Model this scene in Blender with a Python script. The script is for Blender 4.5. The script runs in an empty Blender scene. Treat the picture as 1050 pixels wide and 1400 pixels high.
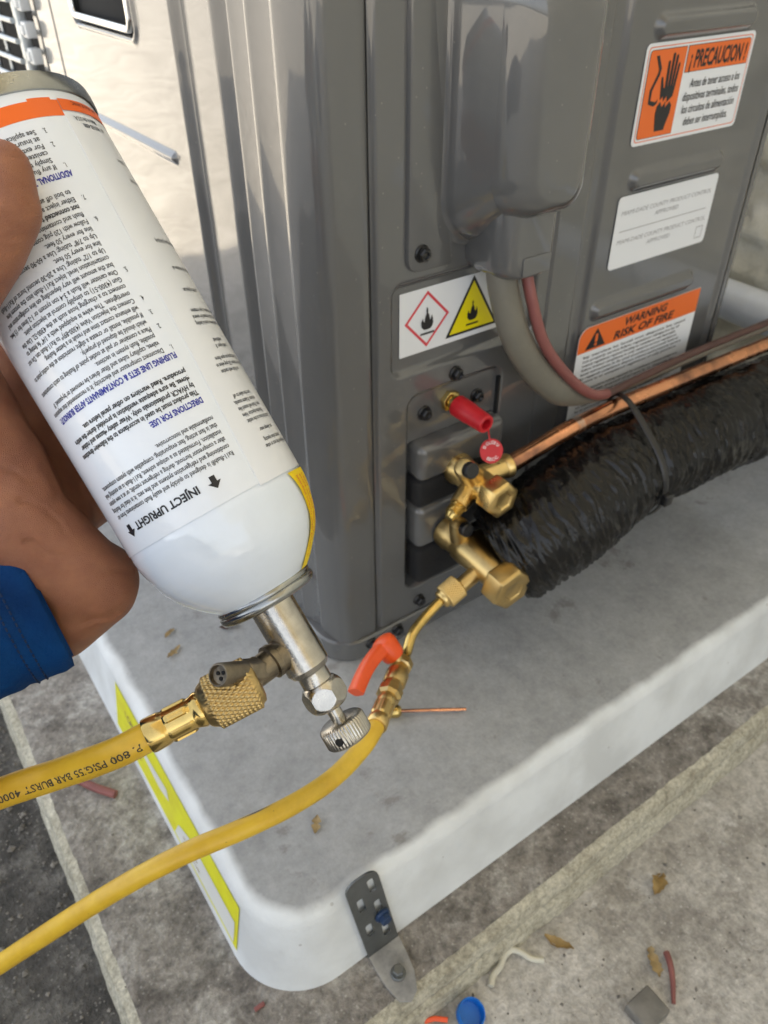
import bpy, bmesh, math, random
import numpy as np
from mathutils import Vector, Matrix, noise, geometry

random.seed(4)
rng = np.random.default_rng(4)
SC = bpy.context.scene
COL = SC.collection
PI = math.pi

# ------------------------------------------------------------------ camera
cam_d = bpy.data.cameras.new('camera')
cam = bpy.data.objects.new('camera', cam_d)
COL.objects.link(cam)
cam.matrix_world = Matrix(((0.81828, 0.35760, -0.45006, -0.19549),
                           (-0.57477, 0.49917, -0.64840, -0.33182),
                           (-0.00721, 0.78926, 0.61402, 0.42),
                           (0, 0, 0, 1)))
cam_d.sensor_fit = 'VERTICAL'
cam_d.sensor_height = 36.0
cam_d.lens = 1065 / 1400 * 36
cam_d.clip_start = 0.01
cam_d.clip_end = 500
cam_d.dof.use_dof = True
cam_d.dof.focus_distance = 0.272
cam_d.dof.aperture_fstop = 19.0
SC.camera = cam

# ------------------------------------------------------------------ sky, sun, exposure
SUN_EL, SUN_AZ = math.radians(52), math.radians(-8)      # azimuth measured from +X towards +Y
world = bpy.data.worlds.new('World')
SC.world = world
world.use_nodes = True
wn = world.node_tree
wn.nodes.clear()
sky = wn.nodes.new('ShaderNodeTexSky')
sky.sky_type = 'NISHITA'
sky.sun_disc = False
sky.sun_elevation = SUN_EL
sky.sun_rotation = PI / 2 - SUN_AZ
sky.air_density = 1.0
sky.dust_density = 2.5
sky.ozone_density = 0.6
bg = wn.nodes.new('ShaderNodeBackground')
bg.inputs['Strength'].default_value = 0.15
wo = wn.nodes.new('ShaderNodeOutputWorld')
hz = wn.nodes.new('ShaderNodeHueSaturation')      # thin bright haze: a paler sky
hz.inputs['Saturation'].default_value = 0.30
wn.links.new(sky.outputs[0], hz.inputs['Color'])
wn.links.new(hz.outputs[0], bg.inputs[0])
wn.links.new(bg.outputs[0], wo.inputs[0])

sun_d = bpy.data.lights.new('sun', 'SUN')
sun_d.energy = 5.0
sun_d.angle = math.radians(0.53)
sun_d.color = (1.0, 0.87, 0.67)
sun = bpy.data.objects.new('sun', sun_d)
COL.objects.link(sun)
sdir = Vector((math.cos(SUN_EL) * math.cos(SUN_AZ), math.cos(SUN_EL) * math.sin(SUN_AZ), math.sin(SUN_EL)))
sun.rotation_euler = (-sdir).to_track_quat('-Z', 'Y').to_euler()

vs = SC.view_settings
vs.view_transform = 'Standard'
vs.look = 'None'
vs.exposure = 1.70
vs.gamma = 1.0
vs.use_curve_mapping = False

# ------------------------------------------------------------------ materials
MAT = {}


def mat(name, col, rough=0.5, metal=0.0, var=0.0, vscale=60.0, bump=0.0, bscale=200.0, coat=0.0, spec=0.5,
        col2=None, sss=0.0, transmission=0.0, rvar=0.0, stretch=None, detail=4.0, coords='Object', lo=0.35, hi=0.65, bdist=0.001):
    m = bpy.data.materials.new(name)
    m.use_nodes = True
    nt = m.node_tree
    b = nt.nodes['Principled BSDF']
    b.inputs['Base Color'].default_value = (*col, 1)
    b.inputs['Roughness'].default_value = rough
    b.inputs['Metallic'].default_value = metal
    b.inputs['Specular IOR Level'].default_value = spec
    b.inputs['Coat Weight'].default_value = coat
    b.inputs['Coat Roughness'].default_value = 0.035
    b.inputs['Transmission Weight'].default_value = transmission
    if sss:
        b.inputs['Subsurface Weight'].default_value = sss
        b.inputs['Subsurface Radius'].default_value = (0.006, 0.0022, 0.001)
        b.inputs['Subsurface Scale'].default_value = 0.6
    tc = nt.nodes.new('ShaderNodeTexCoord')
    src = tc.outputs[coords]
    if stretch:
        mp = nt.nodes.new('ShaderNodeMapping')
        mp.inputs['Scale'].default_value = stretch
        nt.links.new(src, mp.inputs[0])
        src = mp.outputs[0]
    if col2 is not None or var or rvar:
        n = nt.nodes.new('ShaderNodeTexNoise')
        n.inputs['Scale'].default_value = vscale
        n.inputs['Detail'].default_value = detail
        n.inputs['Roughness'].default_value = 0.6
        nt.links.new(src, n.inputs['Vector'])
        if col2 is not None or var:
            r = nt.nodes.new('ShaderNodeValToRGB')
            c2 = col2 if col2 is not None else tuple(c * (1 - var) for c in col)
            r.color_ramp.elements[0].position = lo
            r.color_ramp.elements[1].position = hi
            r.color_ramp.elements[0].color = (*c2, 1)
            r.color_ramp.elements[1].color = (*col, 1)
            nt.links.new(n.outputs['Fac'], r.inputs[0])
            nt.links.new(r.outputs[0], b.inputs['Base Color'])
        if rvar:
            mr = nt.nodes.new('ShaderNodeMapRange')
            mr.inputs['From Min'].default_value = 0.3
            mr.inputs['From Max'].default_value = 0.7
            mr.inputs['To Min'].default_value = max(0.02, rough - rvar)
            mr.inputs['To Max'].default_value = rough + rvar
            nt.links.new(n.outputs['Fac'], mr.inputs[0])
            nt.links.new(mr.outputs[0], b.inputs['Roughness'])
    if bump:
        n2 = nt.nodes.new('ShaderNodeTexNoise')
        n2.inputs['Scale'].default_value = bscale
        n2.inputs['Detail'].default_value = 5
        nt.links.new(src, n2.inputs['Vector'])
        bp = nt.nodes.new('ShaderNodeBump')
        bp.inputs['Strength'].default_value = bump
        bp.inputs['Distance'].default_value = bdist
        nt.links.new(n2.outputs['Fac'], bp.inputs['Height'])
        nt.links.new(bp.outputs[0], b.inputs['Normal'])
    MAT[name] = m
    return m


def nodes_of(m):
    return m.node_tree, m.node_tree.nodes['Principled BSDF']


mat('grey_paint', (0.104, 0.1045, 0.104), 0.24, var=0.06, vscale=9, bump=0.05, bscale=700, coat=1.0, rvar=0.03, bdist=0.0004)
MAT['grey_paint'].node_tree.nodes['Principled BSDF'].inputs['Coat IOR'].default_value = 1.54
MAT['grey_paint'].node_tree.nodes['Principled BSDF'].inputs['Coat Roughness'].default_value = 0.03
def specks(name, col, scale, thr, amount, rough=None):
    nt, b = nodes_of(MAT[name])
    L = nt.links.new
    tc = nt.nodes.new('ShaderNodeTexCoord')
    v = nt.nodes.new('ShaderNodeTexVoronoi')
    v.inputs['Scale'].default_value = scale
    L(tc.outputs['Object'], v.inputs['Vector'])
    a = nt.nodes.new('ShaderNodeMath')
    a.operation = 'LESS_THAN'
    a.inputs[1].default_value = 0.16
    L(v.outputs['Distance'], a.inputs[0])
    sp = nt.nodes.new('ShaderNodeSeparateColor')
    L(v.outputs['Color'], sp.inputs[0])
    c = nt.nodes.new('ShaderNodeMath')
    c.operation = 'GREATER_THAN'
    c.inputs[1].default_value = thr
    L(sp.outputs[1], c.inputs[0])
    d = nt.nodes.new('ShaderNodeMath')
    d.operation = 'MULTIPLY'
    L(a.outputs[0], d.inputs[0])
    L(c.outputs[0], d.inputs[1])
    # thin smudges of dust
    n = nt.nodes.new('ShaderNodeTexNoise')
    n.inputs['Scale'].default_value = 14
    n.inputs['Detail'].default_value = 9
    n.inputs['Roughness'].default_value = 0.72
    L(tc.outputs['Object'], n.inputs['Vector'])
    m_ = nt.nodes.new('ShaderNodeMapRange')
    m_.inputs['From Min'].default_value = 0.54
    m_.inputs['From Max'].default_value = 0.72
    m_.inputs['To Max'].default_value = amount
    L(n.outputs['Fac'], m_.inputs[0])
    mx_ = nt.nodes.new('ShaderNodeMath')
    mx_.operation = 'MAXIMUM'
    e_ = nt.nodes.new('ShaderNodeMath')
    e_.operation = 'MULTIPLY'
    e_.inputs[1].default_value = 0.5
    L(d.outputs[0], e_.inputs[0])
    L(e_.outputs[0], mx_.inputs[0])
    L(m_.outputs[0], mx_.inputs[1])
    mix = nt.nodes.new('ShaderNodeMix')
    mix.data_type = 'RGBA'
    L(mx_.outputs[0], mix.inputs['Factor'])
    if b.inputs['Base Color'].links:
        L(b.inputs['Base Color'].links[0].from_socket, mix.inputs[6])
    else:
        mix.inputs[6].default_value = b.inputs['Base Color'].default_value
    mix.inputs[7].default_value = (*col, 1)
    L(mix.outputs[2], b.inputs['Base Color'])


specks('grey_paint', (0.20, 0.19, 0.17), 330, 0.978, 0.14)
mat('foam_black', (0.012, 0.012, 0.013), 0.85, bump=0.4, bscale=500)
mat('black_metal', (0.008, 0.008, 0.009), 0.38, coat=0.2)
mat('dark_gap', (0.01, 0.01, 0.01), 0.9)
mat('brass', (0.80, 0.58, 0.24), 0.30, 1.0, var=0.12, vscale=60, bump=0.04, bscale=700, rvar=0.06)
mat('brass_shiny', (0.74, 0.53, 0.18), 0.17, 1.0, var=0.25, vscale=120, rvar=0.06)
mat('brass_worn', (0.66, 0.48, 0.21), 0.34, 1.0, col2=(0.52, 0.38, 0.165), vscale=70, bump=0.05, bscale=600, rvar=0.06)
mat('nickel', (0.60, 0.57, 0.51), 0.2, 1.0, var=0.28, vscale=140, bump=0.1, bscale=1500, rvar=0.09)
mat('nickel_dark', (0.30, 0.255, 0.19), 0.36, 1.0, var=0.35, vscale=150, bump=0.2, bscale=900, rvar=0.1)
mat('steel_rim', (0.42, 0.43, 0.42), 0.24, 1.0, var=0.25, vscale=80, rvar=0.06)
mat('copper', (0.90, 0.42, 0.22), 0.25, 1.0, col2=(0.27, 0.14, 0.10), vscale=34, bump=0.1, bscale=300, rvar=0.1, lo=0.3, hi=0.55)
mat('solder', (0.45, 0.43, 0.40), 0.3, 1.0, col2=(0.62, 0.33, 0.2), vscale=160)
mat('chrome', (0.8, 0.8, 0.78), 0.08, 1.0)
mat('conduit_paint', (0.80, 0.83, 0.85), 0.25, 0.0, var=0.1, vscale=30)
mat('galvanised', (0.62, 0.66, 0.68), 0.35, 0.9, var=0.25, vscale=40, rvar=0.1)
mat('dusty_metal', (0.44, 0.43, 0.41), 0.7, 0.2, col2=(0.24, 0.24, 0.235), vscale=70, bump=0.3, bscale=300)
mat('strap_metal', (0.17, 0.18, 0.18), 0.45, 0.7, var=0.2, vscale=90)
mat('red_plastic', (0.56, 0.012, 0.022), 0.36, var=0.15, vscale=120)
mat('orange_plastic', (0.85, 0.095, 0.012), 0.34, var=0.1, vscale=120)
mat('white_plastic', (0.75, 0.76, 0.75), 0.4)
mat('blue_plastic', (0.004, 0.17, 0.62), 0.38, var=0.15, vscale=90)
mat('blue_paint', (0.01, 0.035, 0.10), 0.4)
mat('grey_cable', (0.165, 0.155, 0.125), 0.45, var=0.12, vscale=60, bump=0.05, bscale=300)
mat('pink_wire', (0.25, 0.085, 0.075), 0.42, var=0.15, vscale=60)
mat('brown_wire', (0.085, 0.04, 0.033), 0.42, var=0.2, vscale=60)
mat('white_wire', (0.62, 0.6, 0.5), 0.5, var=0.1)
mat('hose_yellow', (0.72, 0.47, 0.035), 0.36, col2=(0.60, 0.36, 0.022), vscale=45, bump=0.12, bscale=400, lo=0.3, hi=0.6)
specks('hose_yellow', (0.14, 0.09, 0.02), 420, 0.93, 0.30)
mat('hose_print', (0.05, 0.042, 0.02), 0.6)
mat('can_white', (0.74, 0.80, 0.87), 0.14, coat=0.6)
mat('can_paper', (0.76, 0.80, 0.85), 0.2, coat=0.5)
mat('can_paper_two', (0.77, 0.79, 0.82), 0.2, coat=0.3)
specks('can_white', (0.42, 0.40, 0.36), 300, 0.985, 0.10)
specks('can_paper', (0.50, 0.48, 0.44), 300, 0.985, 0.10)
mat('print_black', (0.012, 0.012, 0.014), 0.4)
mat('print_grey', (0.10, 0.10, 0.105), 0.5)
mat('print_pale', (0.36, 0.36, 0.36), 0.5)
mat('print_blue', (0.012, 0.018, 0.30), 0.4)
mat('print_orange', (0.83, 0.14, 0.012), 0.35)
mat('label_orange', (0.80, 0.155, 0.02), 0.4)
mat('label_white', (0.78, 0.80, 0.82), 0.35)
mat('label_yellow', (0.85, 0.72, 0.005), 0.35)
mat('label_red', (0.68, 0.05, 0.07), 0.35)
mat('sticker_yellow', (0.90, 0.66, 0.004), 0.4, bump=0.12, bscale=160)
mat('pad_sticker_yellow', (0.78, 0.78, 0.012), 0.4, col2=(0.70, 0.66, 0.02), vscale=60)
mat('pad_sticker_white', (0.72, 0.73, 0.70), 0.4)
mat('skin', (0.37, 0.155, 0.078), 0.44, col2=(0.22, 0.078, 0.04), vscale=75, sss=0.2, bump=0.0, bscale=420, rvar=0.06, lo=0.25, hi=0.72, detail=7)
nt, b = nodes_of(MAT['skin'])
tcs = nt.nodes.new('ShaderNodeTexCoord')
vo_ = nt.nodes.new('ShaderNodeTexVoronoi')
vo_.feature = 'DISTANCE_TO_EDGE'
vo_.inputs['Scale'].default_value = 2200
nt.links.new(tcs.outputs['Object'], vo_.inputs['Vector'])
ns_ = nt.nodes.new('ShaderNodeTexNoise')
ns_.inputs['Scale'].default_value = 120
ns_.inputs['Detail'].default_value = 6
nt.links.new(tcs.outputs['Object'], ns_.inputs['Vector'])
mpw = nt.nodes.new('ShaderNodeMapping')
mpw.inputs['Rotation'].default_value = (0.3, -0.5, 0.5)
nt.links.new(tcs.outputs['Object'], mpw.inputs[0])
wv_ = nt.nodes.new('ShaderNodeTexWave')           # skin folds across the wrist
wv_.inputs['Scale'].default_value = 34
wv_.inputs['Distortion'].default_value = 7
wv_.inputs['Detail'].default_value = 3
wv_.inputs['Detail Scale'].default_value = 1.2
nt.links.new(mpw.outputs[0], wv_.inputs['Vector'])
s1 = nt.nodes.new('ShaderNodeMath')
s1.operation = 'MULTIPLY_ADD'
s1.inputs[1].default_value = 0.9
nt.links.new(ns_.outputs['Fac'], s1.inputs[0])
nt.links.new(vo_.outputs['Distance'], s1.inputs[2])
s2_ = nt.nodes.new('ShaderNodeMath')
s2_.operation = 'MULTIPLY_ADD'
s2_.inputs[1].default_value = 0.45
nt.links.new(wv_.outputs['Fac'], s2_.inputs[0])
nt.links.new(s1.outputs[0], s2_.inputs[2])
bp_ = nt.nodes.new('ShaderNodeBump')
bp_.inputs['Strength'].default_value = 0.42
bp_.inputs['Distance'].default_value = 0.0012
nt.links.new(s2_.outputs[0], bp_.inputs['Height'])
nt.links.new(bp_.outputs[0], b.inputs['Normal'])
mat('nail', (0.40, 0.21, 0.15), 0.25)
mat('scrap_grey', (0.20, 0.19, 0.17), 0.6, var=0.3, vscale=120)
mat('leaf_brown', (0.40, 0.27, 0.10), 0.7, var=0.3, vscale=150)
mat('wood_chip', (0.42, 0.31, 0.15), 0.8, var=0.3, vscale=150)


def concrete(name, base, dark, light, scale=1.0, bump=0.5, speck=0.0, dist=0.003, stain=None, grain=0.4):
    m = bpy.data.materials.new(name)
    m.use_nodes = True
    nt, b = nodes_of(m)
    L = nt.links.new
    tc = nt.nodes.new('ShaderNodeTexCoord')

    def nz(s, det=6, rough=0.6):
        n = nt.nodes.new('ShaderNodeTexNoise')
        n.inputs['Scale'].default_value = s * scale
        n.inputs['Detail'].default_value = det
        n.inputs['Roughness'].default_value = rough
        L(tc.outputs['Object'], n.inputs['Vector'])
        return n
    big, mid, fine = nz(7, 8, 0.65), nz(45, 6), nz(420, 3)
    r = nt.nodes.new('ShaderNodeValToRGB')
    e = r.color_ramp.elements
    e[0].position, e[0].color = 0.38, (*dark, 1)
    e[1].position, e[1].color = 0.63, (*light, 1)
    k = e.new(0.5)
    k.color = (*base, 1)
    mix = nt.nodes.new('ShaderNodeMath')
    mix.operation = 'MULTIPLY_ADD'
    mix.inputs[1].default_value = 0.55
    mv = nt.nodes.new('ShaderNodeMath')
    mv.operation = 'MULTIPLY'
    mv.inputs[1].default_value = 0.45
    L(mid.outputs['Fac'], mv.inputs[0])
    L(big.outputs['Fac'], mix.inputs[0])
    L(mv.outputs[0], mix.inputs[2])
    L(mix.outputs[0], r.inputs[0])
    last = r.outputs[0]
    if speck:
        v = nt.nodes.new('ShaderNodeTexVoronoi')
        v.inputs['Scale'].default_value = 330 * scale
        L(tc.outputs['Object'], v.inputs['Vector'])
        rr = nt.nodes.new('ShaderNodeValToRGB')
        rr.color_ramp.elements[0].position = 0.16
        rr.color_ramp.elements[1].position = 0.3
        rr.color_ramp.elements[0].color = (1, 1, 1, 1)
        rr.color_ramp.elements[1].color = (0, 0, 0, 1)
        L(v.outputs['Distance'], rr.inputs[0])
        sel = nt.nodes.new('ShaderNodeMath')
        sel.operation = 'GREATER_THAN'
        sel.inputs[1].default_value = 0.62
        sp = nt.nodes.new('ShaderNodeSeparateColor')
        L(v.outputs['Color'], sp.inputs[0])
        L(sp.outputs[0], sel.inputs[0])
        mul = nt.nodes.new('ShaderNodeMath')
        mul.operation = 'MULTIPLY'
        L(rr.outputs[0], mul.inputs[0])
        L(sel.outputs[0], mul.inputs[1])
        mul2 = nt.nodes.new('ShaderNodeMath')
        mul2.operation = 'MULTIPLY'
        mul2.inputs[1].default_value = speck
        L(mul.outputs[0], mul2.inputs[0])
        mx = nt.nodes.new('ShaderNodeMix')
        mx.data_type = 'RGBA'
        L(mul2.outputs[0], mx.inputs['Factor'])
        L(last, mx.inputs[6])
        mx.inputs[7].default_value = (*light, 1)
        last = mx.outputs[2]
    if stain:
        n = nz(stain[0], 5, 0.7)
        rr = nt.nodes.new('ShaderNodeValToRGB')
        rr.color_ramp.elements[0].position = stain[1]
        rr.color_ramp.elements[1].position = stain[1] + 0.08
        L(n.outputs['Fac'], rr.inputs[0])
        mx = nt.nodes.new('ShaderNodeMix')
        mx.data_type = 'RGBA'
        ml = nt.nodes.new('ShaderNodeMath')
        ml.operation = 'MULTIPLY'
        ml.inputs[1].default_value = stain[3]
        L(rr.outputs[0], ml.inputs[0])
        L(ml.outputs[0], mx.inputs['Factor'])
        L(last, mx.inputs[6])
        mx.inputs[7].default_value = (*stain[2], 1)
        last = mx.outputs[2]
    fr_ = nt.nodes.new('ShaderNodeMapRange')
    fr_.inputs['From Min'].default_value = 0.32
    fr_.inputs['From Max'].default_value = 0.68
    fr_.inputs['To Min'].default_value = 1 - grain
    fr_.inputs['To Max'].default_value = 1 + grain
    f2 = nz(210, 4, 0.75)
    L(f2.outputs['Fac'], fr_.inputs[0])
    gm = nt.nodes.new('ShaderNodeVectorMath')
    gm.operation = 'SCALE'
    L(last, gm.inputs[0])
    L(fr_.outputs[0], gm.inputs['Scale'])
    last = gm.outputs[0]
    L(last, b.inputs['Base Color'])
    b.inputs['Roughness'].default_value = 0.85
    ad = nt.nodes.new('ShaderNodeMath')
    ad.operation = 'ADD'
    L(mid.outputs['Fac'], ad.inputs[0])
    L(fine.outputs['Fac'], ad.inputs[1])
    bp = nt.nodes.new('ShaderNodeBump')
    bp.inputs['Strength'].default_value = bump
    bp.inputs['Distance'].default_value = dist
    L(ad.outputs[0], bp.inputs['Height'])
    L(bp.outputs[0], b.inputs['Normal'])
    MAT[name] = m
    return m


concrete('ground_concrete', (0.43, 0.41, 0.375), (0.28, 0.262, 0.235), (0.57, 0.55, 0.515), 1.0, 0.6, 0.6, 0.002, stain=(26, 0.57, (0.64, 0.63, 0.61), 0.5), grain=0.3)
mat('grit_stone', (0.30, 0.28, 0.25), 0.9, var=0.6, vscale=60)
concrete('ground_asphalt', (0.085, 0.08, 0.072), (0.04, 0.038, 0.034), (0.24, 0.23, 0.21), 1.0, 0.9, 0.75, 0.004)
concrete('slab_concrete', (0.25, 0.23, 0.205), (0.125, 0.112, 0.098), (0.46, 0.445, 0.41), 1.0, 0.7, 0.45, 0.0025, stain=(17, 0.55, (0.07, 0.06, 0.05), 0.6))
concrete('slab_rim', (0.43, 0.405, 0.32), (0.29, 0.265, 0.20), (0.55, 0.525, 0.43), 1.5, 0.5, 0.2, 0.002)
concrete('stucco', (0.80, 0.75, 0.60), (0.70, 0.65, 0.51), (0.84, 0.80, 0.68), 1.2, 0.4, 0.0, 0.003, grain=0.06)

# equipment pad: white shell whose flat top is a grey coat that stops ragged short of the rim
m = concrete('pad_shell', (0.36, 0.37, 0.375), (0.30, 0.308, 0.31), (0.42, 0.43, 0.435), 1.0, 0.3, 0.25, 0.001, stain=(26, 0.605, (0.17, 0.157, 0.138), 0.6), grain=0.12)
nt, b = nodes_of(m)
L = nt.links.new
grey_out = b.inputs['Base Color'].links[0].from_socket
tc = nt.nodes.new('ShaderNodeTexCoord')
at_ = nt.nodes.new('ShaderNodeAttribute')
at_.attribute_name = 'rim'
nn = nt.nodes.new('ShaderNodeTexNoise')
nn.inputs['Scale'].default_value = 28
nn.inputs['Detail'].default_value = 4
L(tc.outputs['Object'], nn.inputs['Vector'])
ma = nt.nodes.new('ShaderNodeMath')
ma.operation = 'MULTIPLY_ADD'
ma.inputs[1].default_value = 0.9
L(nn.outputs['Fac'], ma.inputs[0])
L(at_.outputs['Fac'], ma.inputs[2])
rp = nt.nodes.new('ShaderNodeValToRGB')
rp.color_ramp.elements[0].position = 0.62
rp.color_ramp.elements[1].position = 1.0
L(ma.outputs[0], rp.inputs[0])
wn_ = nt.nodes.new('ShaderNodeTexNoise')
wn_.inputs['Scale'].default_value = 22
wn_.inputs['Detail'].default_value = 7
L(tc.outputs['Object'], wn_.inputs['Vector'])
wr = nt.nodes.new('ShaderNodeValToRGB')
wr.color_ramp.elements[0].position = 0.35
wr.color_ramp.elements[1].position = 0.62
wr.color_ramp.elements[0].color = (0.60, 0.62, 0.62, 1)
wr.color_ramp.elements[1].color = (0.74, 0.77, 0.78, 1)
L(wn_.outputs['Fac'], wr.inputs[0])
mx = nt.nodes.new('ShaderNodeMix')
mx.data_type = 'RGBA'
L(rp.outputs[0], mx.inputs['Factor'])
L(wr.outputs[0], mx.inputs[6])
L(grey_out, mx.inputs[7])
L(mx.outputs[2], b.inputs['Base Color'])
b.inputs['Roughness'].default_value = 0.6
specks('pad_shell', (0.30, 0.29, 0.27), 150, 0.975, 0.22)

# taped insulation: black vinyl
mat('vinyl_tape', (0.004, 0.004, 0.0043), 0.24, spec=0.38, bump=0.4, bscale=300, rvar=0.08, vscale=80, bdist=0.001)
mat('stitch_thread', (0.004, 0.02, 0.07), 0.8)
# blue sleeve cloth
m = mat('sleeve_cloth', (0.006, 0.045, 0.16), 0.8, bump=0.6, bscale=900, bdist=0.0008)
nt, b = nodes_of(m)
n = nt.nodes.new('ShaderNodeTexNoise')
n.inputs['Scale'].default_value = 26
n.inputs['Detail'].default_value = 6
tcx = nt.nodes.new('ShaderNodeTexCoord')
nt.links.new(tcx.outputs['Object'], n.inputs['Vector'])
r = nt.nodes.new('ShaderNodeValToRGB')
e = r.color_ramp.elements
e[0].position, e[0].color = 0.3, (0.0015, 0.018, 0.075, 1)
e[1].position, e[1].color = 0.62, (0.002, 0.05, 0.19, 1)
k = e.new(0.70)
k.color = (0.02, 0.07, 0.19, 1)
k = e.new(0.735)
k.color = (0.14, 0.19, 0.25, 1)
nt.links.new(n.outputs['Fac'], r.inputs[0])
nt.links.new(r.outputs[0], b.inputs['Base Color'])
b.inputs['Specular IOR Level'].default_value = 0.15


# ------------------------------------------------------------------ object helpers
def empty(name, loc=(0, 0, 0)):
    o = bpy.data.objects.new(name, None)
    o.empty_display_size = 0.02
    o.location = loc
    COL.objects.link(o)
    return o


def tag(o, label, cat, group=None):
    o['label'] = label
    o['category'] = cat
    if group:
        o['group'] = group
    return o


def link(name, me, material, parent=None, smooth=True):
    o = bpy.data.objects.new(name, me)
    COL.objects.link(o)
    if material is not None:
        if isinstance(material, (list, tuple)):
            for k in material:
                me.materials.append(MAT[k])
        else:
            me.materials.append(MAT[material])
    if smooth:
        me.polygons.foreach_set('use_smooth', np.ones(len(me.polygons), dtype=bool))
    if parent is not None:
        o.parent = parent
        o.matrix_parent_inverse = Matrix.Translation(parent_world(parent)).inverted()
    return o


def parent_world(p):
    """parts sit at the world origin, so only a top-level thing has an offset"""
    return p.location.copy() if p.parent is None else Vector((0, 0, 0))


def autosmooth(o, deg=35):
    me = o.data
    bm = bmesh.new()
    bm.from_mesh(me)
    lim = math.radians(deg)
    for e in bm.edges:
        if len(e.link_faces) == 2 and e.calc_face_angle(0) > lim:
            e.smooth = False
    bm.to_mesh(me)
    bm.free()
    return o


class MB:
    """collects vertices (in mm) and faces; build() links one mesh object"""

    def __init__(self):
        self.v, self.f = [], []

    def add(self, vs, fs):
        o = len(self.v)
        self.v += [tuple(p) for p in vs]
        self.f += [tuple(i + o for i in f) for f in fs]
        return self

    def box(self, x0, x1, y0, y1, z0, z1):
        vs = [(x, y, z) for z in (z0, z1) for y in (y0, y1) for x in (x0, x1)]
        return self.add(vs, [(0, 2, 3, 1), (4, 5, 7, 6), (0, 1, 5, 4), (2, 6, 7, 3), (0, 4, 6, 2), (1, 3, 7, 5)])

    def rings(self, rings, close=True, cap0=True, cap1=True):
        o = len(self.v)
        n = len(rings[0])
        for r in rings:
            self.v += [tuple(p) for p in r]
        for i in range(len(rings) - 1):
            for j in range(n if close else n - 1):
                k = (j + 1) % n
                self.f.append((o + i * n + j, o + i * n + k, o + (i + 1) * n + k, o + (i + 1) * n + j))
        if cap0:
            self.f.append(tuple(o + j for j in reversed(range(n))))
        if cap1:
            self.f.append(tuple(o + (len(rings) - 1) * n + j for j in range(n)))
        return self

    def lathe(self, prof, org, axis, seg=32, ref=None, mod=None, cap0=True, cap1=True):
        """prof: (s, r) along axis; mod(s, theta, r) may change the radius"""
        a = Vector(axis).normalized()
        e1 = (Vector(ref) if ref is not None else a.orthogonal())
        e1 = (e1 - a * e1.dot(a)).normalized()
        e2 = a.cross(e1)
        org = Vector(org)
        rings = []
        for s, r in prof:
            ring = []
            for j in range(seg):
                t = 2 * PI * j / seg
                rr = mod(s, t, r) if mod else r
                ring.append(org + a * s + (e1 * math.cos(t) + e2 * math.sin(t)) * rr)
            rings.append(ring)
        return self.rings(rings, True, cap0, cap1)

    def sweep(self, pts, rfun, seg=24, cap0=True, cap1=True, ref=None):
        pts = [Vector(p) for p in pts]
        n = len(pts)
        T = [(pts[min(i + 1, n - 1)] - pts[max(i - 1, 0)]).normalized() for i in range(n)]
        e = Vector(ref) if ref is not None else T[0].orthogonal()
        e = (e - T[0] * e.dot(T[0])).normalized()
        L_ = 0.0
        rings = []
        for i in range(n):
            if i:
                L_ += (pts[i] - pts[i - 1]).length
                e = (e - T[i] * e.dot(T[i])).normalized()
            f = T[i].cross(e)
            ring = []
            for j in range(seg):
                t = 2 * PI * j / seg
                r = rfun(L_, t) if callable(rfun) else rfun
                if isinstance(r, tuple):
                    ring.append(pts[i] + e * r[0] + f * r[1])
                else:
                    ring.append(pts[i] + (e * math.cos(t) + f * math.sin(t)) * r)
            rings.append(ring)
        return self.rings(rings, True, cap0, cap1)

    def prism(self, poly, mapf, t):
        """poly: list of (u, v); mapf(u, v, w) -> point; extruded from w=0 to w=t"""
        n = len(poly)
        vs = [mapf(u, v, 0) for u, v in poly] + [mapf(u, v, t) for u, v in poly]
        fs = [tuple(range(n - 1, -1, -1)), tuple(range(n, 2 * n))]
        fs += [(i, (i + 1) % n, n + (i + 1) % n, n + i) for i in range(n)]
        return self.add(vs, fs)

    def mesh(self, name):
        me = bpy.data.meshes.new(name)
        me.from_pydata([(x / 1000, y / 1000, z / 1000) for x, y, z in self.v], [], self.f)
        me.update()
        return me

    def build(self, name, material, parent=None, smooth=True, bevel=0.0, bseg=3, deg=35):
        me = self.mesh(name)
        if bevel:
            bm = bmesh.new()
            bm.from_mesh(me)
            bmesh.ops.remove_doubles(bm, verts=bm.verts, dist=1e-6)
            bmesh.ops.recalc_face_normals(bm, faces=bm.faces)
            es = [e for e in bm.edges if len(e.link_faces) == 2 and e.calc_face_angle(0) > math.radians(30)]
            bmesh.ops.bevel(bm, geom=es, offset=bevel / 1000, segments=bseg, profile=0.5, affect='EDGES', clamp_overlap=True)
            bm.to_mesh(me)
            bm.free()
        else:
            bm = bmesh.new()
            bm.from_mesh(me)
            bmesh.ops.recalc_face_normals(bm, faces=bm.faces)
            bm.to_mesh(me)
            bm.free()
        o = link(name, me, material, parent, smooth)
        if smooth:
            autosmooth(o, deg)
        return o


def spline(pts, n=12):
    """Catmull-Rom through pts, n steps per span"""
    P = [Vector(p) for p in pts]
    P = [P[0] * 2 - P[1]] + P + [P[-1] * 2 - P[-2]]
    out = []
    for i in range(1, len(P) - 2):
        for k in range(n):
            t = k / n
            a, b_, c, d = P[i - 1], P[i], P[i + 1], P[i + 2]
            out.append(0.5 * ((2 * b_) + (c - a) * t + (2 * a - 5 * b_ + 4 * c - d) * t * t + (3 * b_ - a - 3 * c + d) * t ** 3))
    out.append(P[-2])
    return out


def fbm(x, y, z, octv=3):
    s, a = 0.0, 1.0
    for _ in range(octv):
        s += a * noise.noise((x, y, z))
        x, y, z, a = x * 2.03, y * 2.03, z * 2.03, a * 0.5
    return s


_tc = {}


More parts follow.
